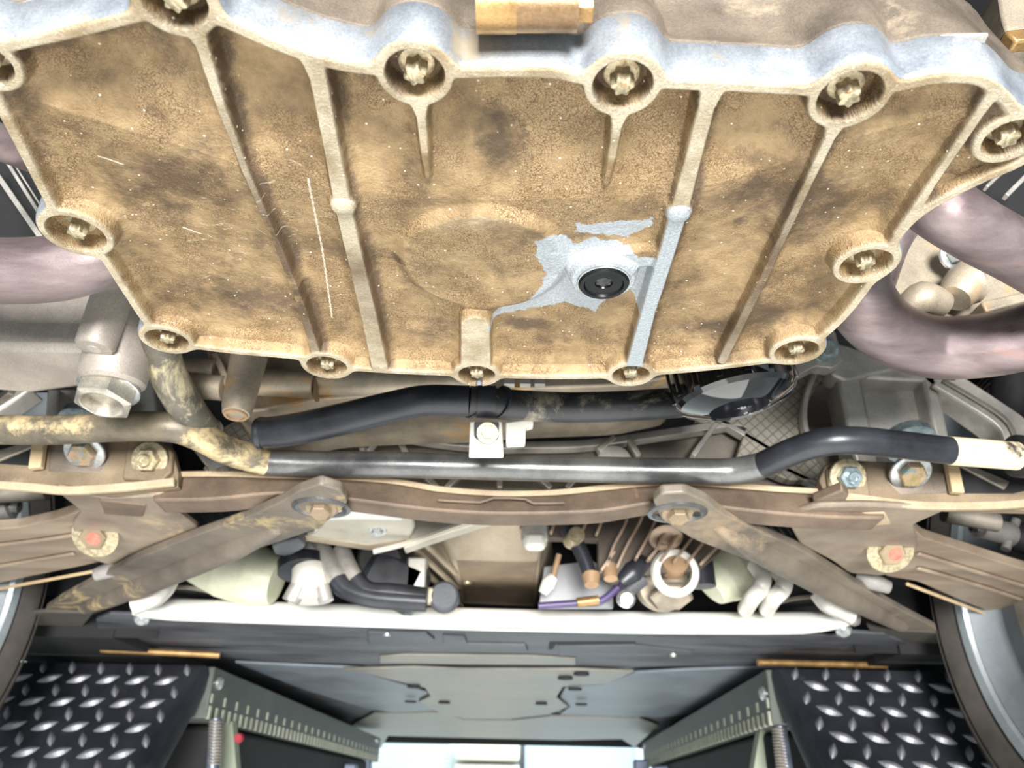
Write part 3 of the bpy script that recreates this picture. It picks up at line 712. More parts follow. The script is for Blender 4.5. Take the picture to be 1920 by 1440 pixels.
# ================================================================== exhaust pipes
def pipe(name, label, pts, dpx, mat='exhaust', flange=None, cat='exhaust pipe', group=None):
    W = [P(x, y, h) for x, y, h in pts]; r = dpx / 2 * scale_at(W[len(W) // 2])
    c = W[len(W) // 2]
    o = MB().tube(W, r, 40, sub=10).build(name, MT[mat]); o['label'] = label; o['category'] = cat
    return o
pipe('exhaust_pipe', 'pinkish grey exhaust pipe bending out left of the oil pan', [(-420, 400, .34), (-270, 450, .32), (-160, 480, .31), (-60, 503, .31), (40, 508, .31), (130, 498, .315), (215, 465, .33), (270, 420, .36)], 124)
pipe('exhaust_pipe', 'thick pinkish exhaust pipe bend at the right edge, upper of two', [(2250, 640, .33), (2090, 575, .31), (1985, 520, .30), (1900, 470, .30), (1830, 432, .30), (1765, 390, .305), (1700, 340, .33), (1650, 290, .38)], 118)
pipe('exhaust_pipe', 'thick pinkish exhaust pipe sweeping below the pan corner at right, lower of two', [(2260, 480, .35), (2140, 550, .33), (2040, 590, .31), (1960, 622, .31), (1850, 647, .31), (1745, 650, .315), (1665, 620, .32), (1612, 560, .33), (1600, 490, .36), (1590, 420, .42)], 118)
pipe('exhaust_pipe', 'short dark reddish pipe peeping out at the left edge above the finned shield', [(-80, 230, .36), (-20, 258, .36), (60, 290, .37)], 70)
pipe('exhaust_pipe', 'violet tinted pipe stub between the two right exhaust bends', [(1640, 560, .35), (1668, 470, .36), (1690, 430, .38)], 60)
# ================================================================== dark finned shields either side of the pan
for nm, poly, strips, lb in (
    ('heat_shield', [(-60, 230), (60, 250), (130, 400), (120, 470), (-60, 470)], [((-10, 272), (95, 440), 6), ((-30, 300), (75, 452), 9), ((14, 290), (100, 425), 3)], 'black shield with silver strips between the left pipe and the pan'),
    ('heat_shield', [(1800, 300), (1990, 250), (1990, 440), (1740, 400)], [((1850, 355), (1900, 308), 6), ((1888, 372), (1930, 330), 8), ((1826, 345), (1862, 320), 3)], 'black shield with silver strips above the right pipe')):
    r0 = root_at(nm, P(poly[0][0], 350, .40), lb, 'heat shield')
    wallp('shield_panel', MT['body'], poly, .48 if poly[0][0] < 0 else .50, .01, r0)
    for a, b, wd in strips:
        y_ = .45 if poly[0][0] < 0 else .46; p, q = D(*a, y_), D(*b, y_); bar('strip', MT['alu'], [p, q], .006, wd * scale_at(p), r0, up=(0, 0, 1) if False else (0.3, 0, 1), bevel=.0005)
# ================================================================== cylinder head casting visible right
ch = root_at('cylinder_head', P(1780, 520, .37), 'pale cast cylinder head seen between the two right exhaust bends', 'engine')
wallp('casting', MT['alu_tan'], [(1630, 430), (1720, 400), (1990, 500), (1990, 560), (1880, 592), (1700, 600), (1650, 575)], .52, .06, ch, rnd=.12)
blobby('boss', MT['alu_tan'], [D(1790, 560, .50), D(1815, 530, .50), D(1850, 540, .50)], [.012, .018, .013], ch)
blobby('boss', MT['alu_tan'], [D(1700, 580, .505), D(1730, 560, .50), D(1770, 572, .505)], [.010, .014, .010], ch)
wallp('rib', MT['alu_tan'], [(1840, 565), (1990, 530), (1990, 545), (1850, 585)], .495, .02, ch)
hexbolt(D(1790, 478, .50), (0, -1, -.45), .0085, ch, MT['zinc'], h=1.0)
# ================================================================== gearbox side casing, lower left
gl = root_at('gearbox_side_case', P(120, 700, .31), 'grey and brown gearbox casing below the left exhaust pipe', 'gearbox')
plate('case', MT['alu_grey2'], [(-80, 650), (150, 655), (290, 650), (290, 690), (150, 728), (60, 740), (-80, 730)], .315, .11, gl, bevel=.006, h2=.312)
MB().lathe([(.0092, 0), (.0128, .0006), (.0145, .003), (.0165, .12)], P(176, 655, .298), (0.06, -.05, 1), 32).build('dowel_boss', MT['alu_grey2'], gl)
MB().lathe([(.0055, -.0004), (.0055, .001)], P(176, 655, .298), (0.06, -.05, 1), 24).build('dowel_hole', MT['alu'], gl)
MB().lathe([(.0225, 0), (.0255, .003), (.0262, .01), (.0265, .08)], P(208, 722, .286), (0.02, -.12, 1), 40).build('plug_boss', MT['alu_grey2'], gl)
pp = P(196, 748, .274); axp = Vector((-.02, -.14, -1))
MB().lathe([(.0235, 0), (.0240, .001), (.0240, .0030), (.0225, .0036)], pp - axp.normalized() * .012, axp, 40).build('plug_washer', MT['zinc'], gl)
def hexr(q, r):
    k = ((q % (PI / 3)) - PI / 6); return r * .93 / math.cos(k) if r > .0178 else r
hp = MB().lathe([(.0205, -.010), (.0215, -.0095), (.0215, .0040), (.0198, .0054), (.0172, .0062), (.0160, .0058), (.0152, .0040), (.0146, -.0035), (.0, -.0040)], pp, axp, 60, star=hexr, two=True).build('hex_plug', MT['zinc_tan'], gl, label='large hollow hexagonal plug', autosmooth=28)
for a, b in (((20, 740), (-20, 770)),):
    bar('web', MT['alu_grey2'], [P(*a, .32), P(*b, .34)], .006, .01, gl)
# ================================================================== gearbox front casing, centre
gc = root_at('bell_housing', P(700, 720, .33), 'tan grey bell housing casting behind the rear edge of the pan', 'gearbox')
wallp('casing', MT['alu_tan'], [(385, 640), (900, 640), (1290, 640), (1290, 700), (1180, 722), (1000, 728), (860, 738), (700, 742), (600, 748), (500, 768), (452, 772), (415, 740), (395, 700)], .66, .12, gc, bevel=.006, rnd=.12)
MB().tube([D(470, 716, .648), D(590, 722, .648)], .013, 24).build('cast_rib', MT['alu_tan'], gc)
MB().tube([D(600, 712, .655), D(760, 716, .655), D(900, 712, .66)], [.015, .015, .012], 24).build('cast_rib', MT['alu_tan'], gc)
bar('flange_lip', MT['brown'], [D(584, 680, .645), D(590, 752, .645)], .008, .004, gc, up=(1, 0, 0))
bar('flange_lip', MT['alu_tan'], [D(398, 668, .64), D(418, 712, .64), D(432, 760, .64)], .010, .006, gc, up=(1, 0, 0))
for (x, y, r, hh) in ((442, 778, .0118, .292), ):
    MB().lathe([(r * .7, .0), (r, .0012), (r * 1.15, .008), (r * 1.35, .05), (r * 1.6, .11)], P(x, y, hh), (.0, .05, 1), 32).build('dowel_boss', MT['alu_tan'], gc)
    MB().lathe([(r * .66, -.0012), (r * .86, -.0012), (r * .86, .002), (r * .66, .002)], P(x, y, hh), (.0, .05, 1), 32, ring=True).build('boss_rim', MT['brown'], gc)
MB().tube([D(330, 690, .64), D(405, 694, .64)], .011, 20).build('side_tube', MT['alu_tan'], gc)
MB().tube([D(345, 722, .64), D(420, 728, .64)], .012, 20).build('side_tube', MT['alu_tan'], gc)
for x in (955, 985, 1012): MB().box(D(x, 718, .652), .010, .008, .006).build('lug', MT['alu'], gc)
# ================================================================== black tube with clamp, oil filter
bt = root_at('black_coolant_tube', P(900, 755, .30), 'fat black coolant tube running just below the pan into the oil filter', 'tube')
pts = [(486, 812, .297), (545, 806, .297), (640, 786, .298), (740, 762, .30), (800, 751, .30), (880, 752, .30), (960, 759, .30), (1060, 764, .30), (1160, 762, .30), (1240, 757, .305), (1330, 750, .315)]
W = [P(*p) for p in pts]; MB().tube(W[:6], [.0145, .0148, .0146, .0140, .0136, .0134], 40, sub=8).build('bent_section', MT['black'], bt)
MB().tube(W[5:], .0134, 40, sub=8).build('straight_section', MT['black_dust'], bt)
MB().tube([W[0] + Vector((-.0, 0, 0)), W[0] + Vector((.004, 0, 0))], .0155, 40).build('end_collar', MT['black'], bt)
for a, b in ((885, 889), (895, 929), (937, 941)):
    MB().tube([P(a, 753, .30), P(b, 754.5, .30)], .0146 if b - a < 6 else .0142, 40).build('clamp_band', MT['black'], bt)
ck = root_at('white_clip_bracket', P(912, 830, .285), 'white bent sheet bracket with bolt hanging from the black tube', 'bracket')
wallp('bracket_sheet', MT['white'], [(881, 790), (941, 790), (944, 857), (879, 857)], .598, .003, ck, bevel=.0012)
wallp('dark_tab', MT['tray'], [(889, 790), (936, 790), (934, 822), (926, 826), (893, 822), (889, 815)], .594, .003, ck)
hexbolt(D(914, 812, .593), (.1, -1, -.3), .0062, ck, MT['bolt'], h=.9, washer=1.5)
wc = root_at('white_cable_clip', P(967, 810, .288), 'small white clip under the black tube, right of the bolted bracket', 'clip')
wallp('clip_body', MT['white'], [(948, 792), (1000, 786), (1000, 796), (986, 800), (985, 830), (949, 831)], .602, .010, wc, bevel=.001)
# oil filter
of = root_at('oil_filter', P(1378, 735, .28), 'glossy black oil filter canister below the right end of the pan', 'oil filter')
axf = Vector((.16, .10, -1)).normalized(); fc = P(1378, 737, .286)
def flut(q): return 1 + .012 * math.cos(15 * q)
MB().lathe([(.0475, -.08), (.0480, -.004), (.0472, .003), (.0445, .0065), (.038, .0095), (.027, .0135), (.0245, .0142), (.0235, .0132), (.0, .0130)], fc, axf, 90).build('canister', MT['gloss'], of, autosmooth=25)
for k in range(15):
    q = 2 * PI * k / 15; nx = axf.cross(Vector((0, 1, 0))).normalized(); ny = axf.cross(nx)
    c_ = fc + (nx * math.cos(q) + ny * math.sin(q)) * .0475; MB().tube([c_ - axf * .05, c_ + axf * .000], .0024, 10).build('flute', MT['gloss'], of)
def text_obj(txt, size, mat, loc, xdir, nrm, parent, name='printed_text', ext=.0002):
    cu = bpy.data.curves.new('txt', 'FONT'); cu.body = txt; cu.size = size; cu.extrude = ext; cu.align_x = 'CENTER'; cu.align_y = 'CENTER'
    t = bpy.data.objects.new('txt', cu); COL.objects.link(t); dg = bpy.context.evaluated_depsgraph_get(); dg.update(); me = bpy.data.meshes.new_from_object(t.evaluated_get(dg)); bpy.data.objects.remove(t)
    xd = Vector(xdir).normalized(); nn = Vector(nrm).normalized(); yd = nn.cross(xd).normalized()
    mb = MB(); mb.add([Vector(loc) + xd * v.co.x + yd * v.co.y + nn * v.co.z for v in me.vertices], [tuple(p.vertices) for p in me.polygons], False)
    return mb.build(name, mat, parent, autosmooth=0)
text_obj('067 L20', .0075, MT['print'], fc + axf * .0136 + Vector((-.006, -.004, 0)), Vector((.9, .45, .1)), axf, of)
text_obj('0 V', .0055, MT['print'], fc + axf * .0136 + Vector((.009, .008, 0)), Vector((.9, .45, .1)), axf, of)
# ================================================================== stabiliser bar and the hose above it
sb = root_at('stabiliser_bar', P(900, 872, .288), 'long bent black stabiliser bar crossing the whole picture', 'stabiliser bar')
W = [P(*p) for p in [(-90, 806, .29), (0, 806, .29), (110, 806, .29), (220, 800, .29), (320, 801, .289), (375, 818, .288), (430, 846, .287), (500, 866, .286), (600, 870, .286), (740, 871, .286), (900, 875, .286), (1100, 880, .286), (1280, 883, .286), (1370, 883, .286), (1430, 872, .286), (1490, 845, .287), (1545, 829, .288), (1600, 826, .288), (1680, 833, .288), (1780, 845, .288), (1905, 855, .288)]]
MB().tube(W[:8], [.0136] * 8, 36, sub=8).build('sanded_left_end', MT['black_gold'], sb, label='black bar end with sandy overspray')
MB().tube(W[7:15], .0128, 36, sub=8).build('middle_section', MT['black_dust2'], sb)
MB().tube(W[14:20], .0128, 36, sub=8).build('bent_right_section', MT['black'], sb)
MB().tube(W[19:], .0132, 36, sub=8).build('sandy_tip', MT['sandy'], sb, label='pale sandy bar tip')
MB().tube([P(1905, 855, .288), P(1990, 862, .289)], .020, 24).build('end_boot', MT['rubber'], sb)
hz = root_at('corner_hose', P(320, 720, .31), 'dusty black hose dropping from the pan corner onto the stabiliser bar', 'hose')
MB().tube([P(300, 620, .325), P(305, 670, .318), P(322, 715, .31), P(350, 765, .303), P(384, 812, .298), P(410, 846, .295)], [.0150, .0150, .0152, .0155, .0158, .0150], 32, sub=8).build('hose_body', MT['hose'], hz)
MB().tube([P(384, 812, .298), P(410, 848, .295)], .0172, 32).build('hose_cuff', MT['black_dust2'], hz)
# ================================================================== aluminium subframe behind the stabiliser bar
sf = root_at('subframe', P(1650, 780, .36), 'silver cast aluminium subframe with webs and windows behind the stabiliser bar', 'subframe')
SY = .80
# centre truss
wallp('web_panel', MT['alu_dark'], [(440, 800), (700, 800), (880, 840), (1100, 836), (1230, 818), (1370, 792), (1470, 760), (1560, 880), (1560, 935), (420, 935)], SY + .02, .012, sf)
wallp('back_web', MT['alu_dark'], [(1230, 822), (1400, 770), (1580, 690), (1610, 930), (1230, 930)], SY + .05, .01, sf)
bar('upper_chord', MT['alu'], [D(620, 782, SY), D(700, 798, SY), D(790, 818, SY), D(900, 831, SY), D(1000, 832, SY), D(1100, 829, SY), D(1210, 814, SY), D(1370, 791, SY)], .016, .009, sf, up=(0, 0, -1))
bar('lower_chord', MT['alu_dark'], [D(440, 925, SY), D(960, 925, SY), D(1540, 930, SY)], .02, .006, sf, up=(0, 0, -1))
for a, b in (((700, 796), (680, 850)), ((690, 850), (735, 800)), ((742, 815), (765, 860)), ((770, 868), (822, 922)), ((888, 868), (838, 922)), ((937, 870), (937, 922)), ((975, 868), (1032, 922)), ((1105, 868), (1062, 922)), ((1120, 852), (1150, 826)), ((1175, 830), (1195, 862)), ((1340, 800), (1295, 862)), ((1345, 796), (1470, 870)), ((1450, 880), (1545, 925)), ((620, 850), (585, 925)), ((480, 880), (540, 925))):
    bar('truss_rib', MT['alu'], [D(*a, SY + .004), D(*b, SY + .004)], .006, .014, sf, up=(0, -1, 0), bevel=.001)
MB().lathe([(.020, 0), (.020, .012)], D(1150, 872, SY + .006), (0, -1, 0), 28).build('cast_disc', MT['alu'], sf, bevel=.002)
# right cast frame
wallp('gridded_plate', MT['alu_grid'], [(1330, 720), (1420, 690), (1545, 650), (1600, 690), (1535, 716), (1512, 760), (1510, 812), (1530, 862), (1560, 900), (1480, 900), (1380, 860), (1400, 800), (1300, 790)], .79, .015, sf, rnd=.05)
bar('window_rim', MT['alu'], [D(1532, 700, .78), D(1514, 750, .78), D(1512, 800, .78), D(1530, 850, .78)], .012, .006, sf, up=(-1, 0, 0))
wallp('far_plate', MT['alu_grid_dk'], [(1520, 690), (1625, 700), (1640, 770), (1575, 780), (1560, 840), (1530, 800)], .88, .01, sf, rnd=.1)
wallp('upright', MT['alu'], [(1566, 690), (1612, 690), (1650, 880), (1606, 880)], .77, .04, sf, bevel=.004)
wallp('recessed_panel', MT['alu'], [(1600, 690), (1745, 700), (1790, 890), (1640, 890)], .795, .012, sf)
wallp('rim_bar', MT['alu'], [(1560, 668), (1800, 700), (1795, 718), (1600, 706), (1560, 690)], .77, .03, sf, bevel=.003)
wallp('upright', MT['alu'], [(1728, 700), (1755, 700), (1796, 890), (1768, 890)], .77, .04, sf, bevel=.004)
wallp('diagonal_arm', MT['alu'], [(1690, 662), (1780, 690), (1850, 735), (1925, 785), (1960, 850), (1900, 880), (1878, 880), (1895, 835), (1872, 800), (1800, 750), (1745, 722)], .77, .035, sf, bevel=.004, rnd=.12)
bar('arm_ridge', MT['alu'], [D(1748, 722, .765), D(1800, 752, .765), D(1862, 792, .765), D(1884, 825, .765), D(1880, 868, .765)], .008, .006, sf, up=(0, -1, 0))
bar('arm_ridge', MT['alu_dark'], [D(1766, 716, .768), D(1812, 742, .765), D(1880, 786, .765), D(1902, 825, .765)], .006, .004, sf, up=(0, -1, 0))
wallp('arm_root', MT['alu'], [(1560, 640), (1600, 650), (1700, 690), (1640, 700), (1590, 716), (1556, 700)], .765, .03, sf, rnd=.15, bevel=.003)
wallp('mount_flange', MT['alu'], [(1440, 690), (1480, 662), (1540, 620), (1566, 620), (1582, 676), (1560, 690), (1530, 686), (1480, 712)], .74, .018, sf, bevel=.003, rnd=.08)
hexbolt(D(1546, 656, .735), (-.05, -1, -.35), .0098, sf, MT['zinc_blue'], h=1.2, washer=1.5)
# left cast frame (mirror, mostly hidden)
wallp('upright', MT['alu'], [(88, 728), (112, 728), (104, 820), (78, 820)], .77, .04, sf, bevel=.003)
wallp('recessed_panel', MT['alu'], [(100, 730), (240, 730), (220, 830), (90, 830)], .795, .012, sf)
wallp('diagonal_arm', MT['alu'], [(-40, 790), (-40, 760), (20, 728), (60, 728), (20, 755)], .77, .03, sf, bevel=.003)
wallp('upright', MT['alu'], [(236, 740), (266, 700), (290, 700), (300, 860), (240, 860)], .82, .02, sf, bevel=.003)
wallp('wheel_side_plate', MT['disc'], [(-60, 735), (110, 735), (90, 800), (-60, 800)], .95, .01, sf)
wallp('wheel_side_plate', MT['disc'], [(1750, 720), (1990, 780), (1990, 900), (1760, 900)], .95, .01, sf)
wallp('left_gusset', MT['alu_grid'], [(420, 800), (480, 765), (640, 770), (560, 850), (440, 900), (380, 880)], .80, .012, sf)
MB().tube([D(1905, 700, .82), D(1900, 790, .82), D(1930, 830, .80)], .026, 24).build('rubber_boot', MT['rubber'], sf)
# blue and iridescent bolts
for (px, py, r, mt_, top) in ((160, 846, .0165, 'zinc_yel', 'red'), (1706, 884, .0165, 'zinc_yel', 'red')):
    w_ = hexbolt(D(px, py, .706), (-.0, -.75, -1), r * .82, sf, MT[mt_], h=.5, washer=1.5, wmat=MT['zinc'])
MB().lathe([(.024, 0), (.024, .01)], D(160, 785, .74), (0, -.4, -1), 32).build('blue_washer', MT['zinc_blue'], sf)
MB().lathe([(.027, 0), (.027, .01)], D(1702, 822, .745), (0, -.4, -1), 32).build('blue_washer', MT['zinc_blue'], sf)
# ================================================================== rusty crossmember with side plates
cm = root_at('crossmember', P(940, 940, .285), 'rusty brown steel crossmember beam spanning the picture below the stabiliser bar', 'crossmember')
top = [(285, 893), (400, 890), (520, 893), (640, 896), (740, 904), (820, 918), (900, 925), (960, 927), (1040, 925), (1130, 916), (1210, 908), (1280, 906), (1360, 911), (1450, 918), (1560, 925), (1660, 934)]
bot = [(285, 938), (400, 936), (520, 925), (640, 935), (740, 948), (820, 957), (900, 962), (960, 963), (1040, 962), (1130, 958), (1210, 945), (1280, 938), (1360, 952), (1450, 962), (1560, 970), (1660, 972)]
vs, fs = [], []
tp = cat_rom([D(x, y, .735) for x, y in top], 4, False); bp = cat_rom([D(x, y, .722) for x, y in bot], 4, False)
for a, b in zip(tp, bp): vs += [a, b, b + Vector((0, .035, -.002)), a + Vector((0, .030, .0))]
for i in range(len(tp) - 1):
    for k in range(4): a = i * 4 + k; b = i * 4 + (k + 1) % 4; fs.append((a, b, b + 4, a + 4))
nn_ = (len(tp) - 1) * 4; fs += [(3, 2, 1, 0), (nn_, nn_ + 1, nn_ + 2, nn_ + 3)]
MB().add(vs, fs).build('beam', MT['rust'], cm, bevel=.003)
bar('top_lip', MT['rust_lt'], [p + Vector((0, -.003, -.001)) for p in tp[::4]], .006, .0035, cm, up=(0, -1, 0))
bar('weld_seam', MT['rust'], [D(820, 938, .723), D(900, 942, .723), D(925, 934, .723), D(985, 936, .723), D(1000, 944, .723), D(1060, 943, .723)], .003, .002, cm, up=(0, -1, 0), sub=2)
def side(sgn, L):
    nm = 'left' if sgn < 0 else 'right'
    return L
# left upper plate
wallp('upper_plate', MT['rust_tan'], [(-60, 812), (120, 815), (226, 815), (240, 820), (322, 838), (334, 885), (334, 915), (200, 925), (60, 912), (-60, 905)], .718, .012, cm, bevel=.003, rnd=.06)
wallp('bolt_recess', MT['rust_dk'], [(112, 815), (206, 815), (206, 862), (190, 888), (90, 884), (92, 850)], .7175, .004, cm)
wallp('window', MT['body'], [(-60, 828), (62, 826), (56, 874), (-60, 866)], .7175, .004, cm)
wallp('diagonal_web', MT['alu_dark'], [(-60, 860), (60, 824), (66, 836), (-40, 880)], .715, .006, cm)
bar('stiffener', MT['tanpaint'], [D(80, 824, .715), D(72, 882, .715)], .012, .008, cm, up=(0, -1, 0))
wallp('bolt_pad', MT['rust_tan'], [(240, 822), (300, 825), (324, 846), (322, 884), (300, 905), (228, 898)], .712, .008, cm, bevel=.002)
bar('edge_lip', MT['rust_lt'], [D(-60, 908, .714), D(60, 916, .714), D(130, 922, .714), D(232, 916, .714), D(330, 906, .714)], .008, .006, cm, up=(0, -1, 0))
hexbolt(D(282, 862, .711), (.02, -1, -.45), .0118, cm, MT['bolt'], h=.7, stud=.75, washer=1.55)
# right upper plate
wallp('upper_plate', MT['rust_tan'], [(1548, 870), (1590, 862), (1660, 866), (1980, 866), (1980, 958), (1760, 952), (1640, 948), (1548, 930), (1536, 900)], .718, .012, cm, bevel=.003, rnd=.06)
wallp('bolt_recess', MT['rust_dk'], [(1662, 866), (1775, 866), (1782, 925), (1690, 928), (1664, 905)], .7175, .004, cm)
wallp('window', MT['body'], [(1795, 868), (1990, 868), (1960, 912), (1900, 926), (1796, 926)], .7175, .004, cm)
wallp('diagonal_web', MT['alu_dark'], [(1785, 866), (1800, 862), (1895, 902), (1885, 918)], .715, .006, cm)
bar('stiffener', MT['tanpaint'], [D(1778, 866, .715), D(1790, 928, .715)], .012, .008, cm, up=(0, -1, 0))
wallp('bolt_pad', MT['rust_tan'], [(1550, 880), (1575, 868), (1625, 866), (1634, 936), (1585, 930), (1554, 915)], .712, .008, cm, bevel=.002)
bar('edge_lip', MT['rust_lt'], [D(1550, 930, .714), D(1632, 940, .714), D(1720, 950, .714), D(1860, 950, .714), D(1990, 940, .714)], .008, .006, cm, up=(0, -1, 0))
hexbolt(D(1588, 894, .711), (0, -1, -.45), .0118, cm, MT['zinc_blue'], h=.7, stud=.75, washer=1.55, wmat=MT['bolt'])
# lower side brackets that clasp the control arms
plate('arm_bracket', MT['rust_tan2'], [(96, 915), (200, 935), (290, 930), (372, 940), (330, 958), (372, 990), (372, 1012), (350, 1030), (268, 1062), (200, 1058), (160, 1045), (140, 1020), (136, 985), (152, 958)], .256, .007, cm, bevel=.003, rnd=.1)
plate('bracket_ridge', MT['rust'], [(185, 938), (275, 948), (268, 970), (196, 965)], .2545, .004, cm, bevel=.002)
plate('arm_bracket', MT['rust_tan2'], [(1470, 968), (1530, 950), (1620, 948), (1780, 955), (1712, 985), (1720, 1010), (1715, 1045), (1690, 1072), (1650, 1080), (1590, 1075), (1560, 1052), (1500, 1022), (1488, 1000)], .254, .007, cm, bevel=.003, rnd=.1)
plate('bracket_ridge', MT['rust_lt'], [(1560, 966), (1660, 962), (1672, 984), (1600, 990)], .2525, .004, cm, bevel=.002)
plate('bracket_side', MT['rust'], [(1525, 942), (1580, 920), (1592, 930), (1575, 960), (1530, 968)], .260, .01, cm, bevel=.002)
for px, py, h_ in ((180, 1003, .2545), (1668, 1032, .2525)):
    hexbolt(P(px, py, h_), (.0, -1.1, -1), .0152, cm, MT['rust_tan'], h=.4, washer=1.75, mark='red', wmat=MT['bolt'])
# ================================================================== control arms
for lb, poly, ridges, px in (
    ('left brown control arm running from the bracket bolt to the left wheel', [(-120, 1000), (30, 990), (100, 975), (140, 962), (175, 952), (210, 975), (220, 1010), (205, 1050), (150, 1062), (60, 1080), (-120, 1120)], (((-100, 1030), (60, 1012), (140, 1000)), ((-100, 1075), (40, 1052), (140, 1035))), 60),
    ('right brown control arm running from the bracket bolt to the right wheel', [(1640, 1010), (1665, 990), (1700, 985), (1735, 1010), (1800, 1030), (1900, 1062), (2040, 1100), (2040, 1215), (1900, 1165), (1800, 1125), (1720, 1090), (1660, 1080), (1640, 1050)], (((1720, 1035), (1850, 1075), (2000, 1120)), ((1720, 1062), (1850, 1100), (2000, 1150))), 1800)):
    r0 = root_at('control_arm', P(px, 1050, .27), lb, 'control arm')
    plate('arm', MT['rust_dust'], poly, .262 if px < 900 else .260, .012, r0, bevel=.005, rnd=.08)
    for rd in ridges: bar('arm_ridge', MT['rust_dust'], [P(x, y, .2615 if px < 900 else .2595) for x, y in rd], .006, .004, r0, up=(0, 0, -1), bevel=.0015)
    a, b = ((-110, 1122), (190, 1066)) if px < 900 else ((1700, 1092), (2040, 1222))
    bar('lower_edge_lip', MT['tanpaint'], [P(*a, .259), P(*b, .259)], .004, .004, r0, up=(0, 0, -1))
# ================================================================== diagonal struts
def strut(lb, poly, eye, eyer, mat, patch, tri=None):
    r0 = root_at('diagonal_strut', P(*eye, .262), lb, 'strut')
    plate('strut_body', MT[mat], poly, .250, .010, r0, bevel=.0045, rnd=.10, h2=.240, bseg=4)
    q0, q1 = ((530, 985), (160, 1138)) if eye[0] < 900 else ((1345, 985), (1690, 1172))
    MB().tube([P(*q0, .2505), P((q0[0] * 3 + q1[0]) / 4, (q0[1] * 3 + q1[1]) / 4, .2485), P((q0[0] + q1[0] * 2) / 3, (q0[1] + q1[1] * 2) / 3, .2450), P(*q1, .2415)], [.006, .017, .018, .010], 28).build('pressed_crown', MT[mat], r0)
    c = P(*eye, .2495)
    MB().lathe([(eyer, 0), (eyer, .002), (eyer * .86, .003), (eyer * .80, .0015), (eyer * .74, .0)], c, (0, 0, -1), 40, ring=True).build('raised_eye_rim', MT['black_dust2'], r0)
    hexbolt(c + Vector((.0, 0, .0)), (.0, -.35, -1), .0105, r0, MT['rust_tan'], h=.7, washer=1.5)
    if patch: plate('sandy_patch', MT['sandy2'], patch, .2605, .002, r0, bevel=0)
    for q in (tri or []): MB().lathe([(.004, 0), (.004, .001)], P(*q, .247), (0, 0, -1), 12).build('hole', MT['body'], r0)
strut('left black diagonal strut with sandy overspray, bolted under the crossmember', [(558, 922), (600, 908), (640, 920), (652, 942), (636, 962), (600, 990), (520, 1018), (400, 1055), (330, 1085), (240, 1130), (160, 1156), (110, 1160), (82, 1145), (120, 1120), (250, 1050), (350, 1010), (450, 975), (520, 945)], (603, 950), .029, 'strut_gold', None)
strut('right dusty diagonal strut, bolted under the crossmember', [(1224, 940), (1240, 926), (1285, 924), (1325, 940), (1352, 962), (1420, 995), (1500, 1030), (1620, 1105), (1700, 1150), (1758, 1180), (1748, 1195), (1700, 1190), (1610, 1150), (1500, 1095), (1400, 1050), (1300, 1012), (1240, 975)], (1270, 960), .029, 'strut_grey', None, [(1306, 965), (1468, 1064)])
# ================================================================== gearbox centre, fins, finned case
tg = root_at('transaxle', P(900, 1060, .32), 'pale grey transaxle housing with stepped brown sump in the centre', 'gearbox')
def loft(name, mat, bottom, top_, parent, bevel=.004):
    n_ = len(bottom); mb = MB(); mb.add(list(bottom) + list(top_), [tuple(reversed(range(n_))), tuple(range(n_, 2 * n_))] + [(i, (i + 1) % n_, (i + 1) % n_ + n_, i + n_) for i in range(n_)], False)
    o = mb.build(name, mat, parent, bevel=bevel)
    bm = bmesh.new(); bm.from_mesh(o.data); bmesh.ops.recalc_face_normals(bm, faces=bm.faces); bm.to_mesh(o.data); bm.free(); return o
B = [P(850, 1048, .30), P(1012, 1052, .30), P(1003, 1138, .30), P(868, 1132, .30)]
T = [D(800, 960, 1.02), D(1030, 955, 1.02), P(1040, 1050, .42), P(700, 1040, .42)]
loft('sump_box', MT['alu_tan2'], B, T, tg, .005)
plate('sump_cover', MT['brown2'], [(856, 1052), (1008, 1054), (999, 1134), (872, 1128)], .2985, .004, tg, bevel=.002)
MB().lathe([(.007, 0), (.006, .003)], P(876, 1092, .298), (0, 0, -1), 16).build('cover_bolt', MT['bolt'], tg)
wallp('upper_face', MT['alu_lt'], [(770, 948), (985, 950), (990, 968), (930, 970), (800, 1012), (755, 1028), (768, 985)], .985, .03, tg, bevel=.003)
for k, (a, b) in enumerate((((745, 1018), (866, 1134)), ((765, 1012), (858, 1100)), ((790, 1008), (856, 1072)))):
    bar('side_rib', MT['alu_tan2'], [P(*a, .315 - .002 * k), P(*b, .301)], .007, .006, tg, up=(0, 0, -1))
bar('seam_lip', MT['alu_lt'], [D(700, 1036, .98), D(770, 1018, .98), D(860, 985, .98), D(935, 965, .98)], .006, .006, tg, up=(0, -1, 0))
# left white cover
plate('left_cover', MT['alu_lt'], [(585, 1000), (600, 985), (648, 940), (770, 958), (778, 990), (770, 1012), (720, 1030), (688, 1030), (560, 1008)], .300, .03, tg, bevel=.004, h2=.296)
plate('bright_cover_plate', MT['brightalu'], [(600, 985), (645, 938), (742, 950), (766, 962), (748, 985), (722, 988)], .2985, .004, tg, bevel=.003)
plate('recess', MT['alu'], [(590, 992), (675, 998), (672, 1012), (584, 1006)], .2978, .002, tg)
hexbolt(P(708, 994, .2975), (0, -.3, -1), .0075, tg, MT['zinc'], h=.5)
plate('lower_lip', MT['alu_tan2'], [(528, 1008), (560, 1004), (690, 1022), (770, 1010), (772, 1018), (720, 1034), (690, 1032)], .2955, .004, tg)
plate('pipe_elbow', MT['tray'], [(508, 1022), (560, 1010), (575, 1026), (540, 1044), (515, 1040)], .285, .03, tg, bevel=.006, rnd=.15)
plate('wire_braid', MT['alu_grid_dk'], [(430, 925), (510, 922), (500, 950), (440, 962)], .34, .02, tg)
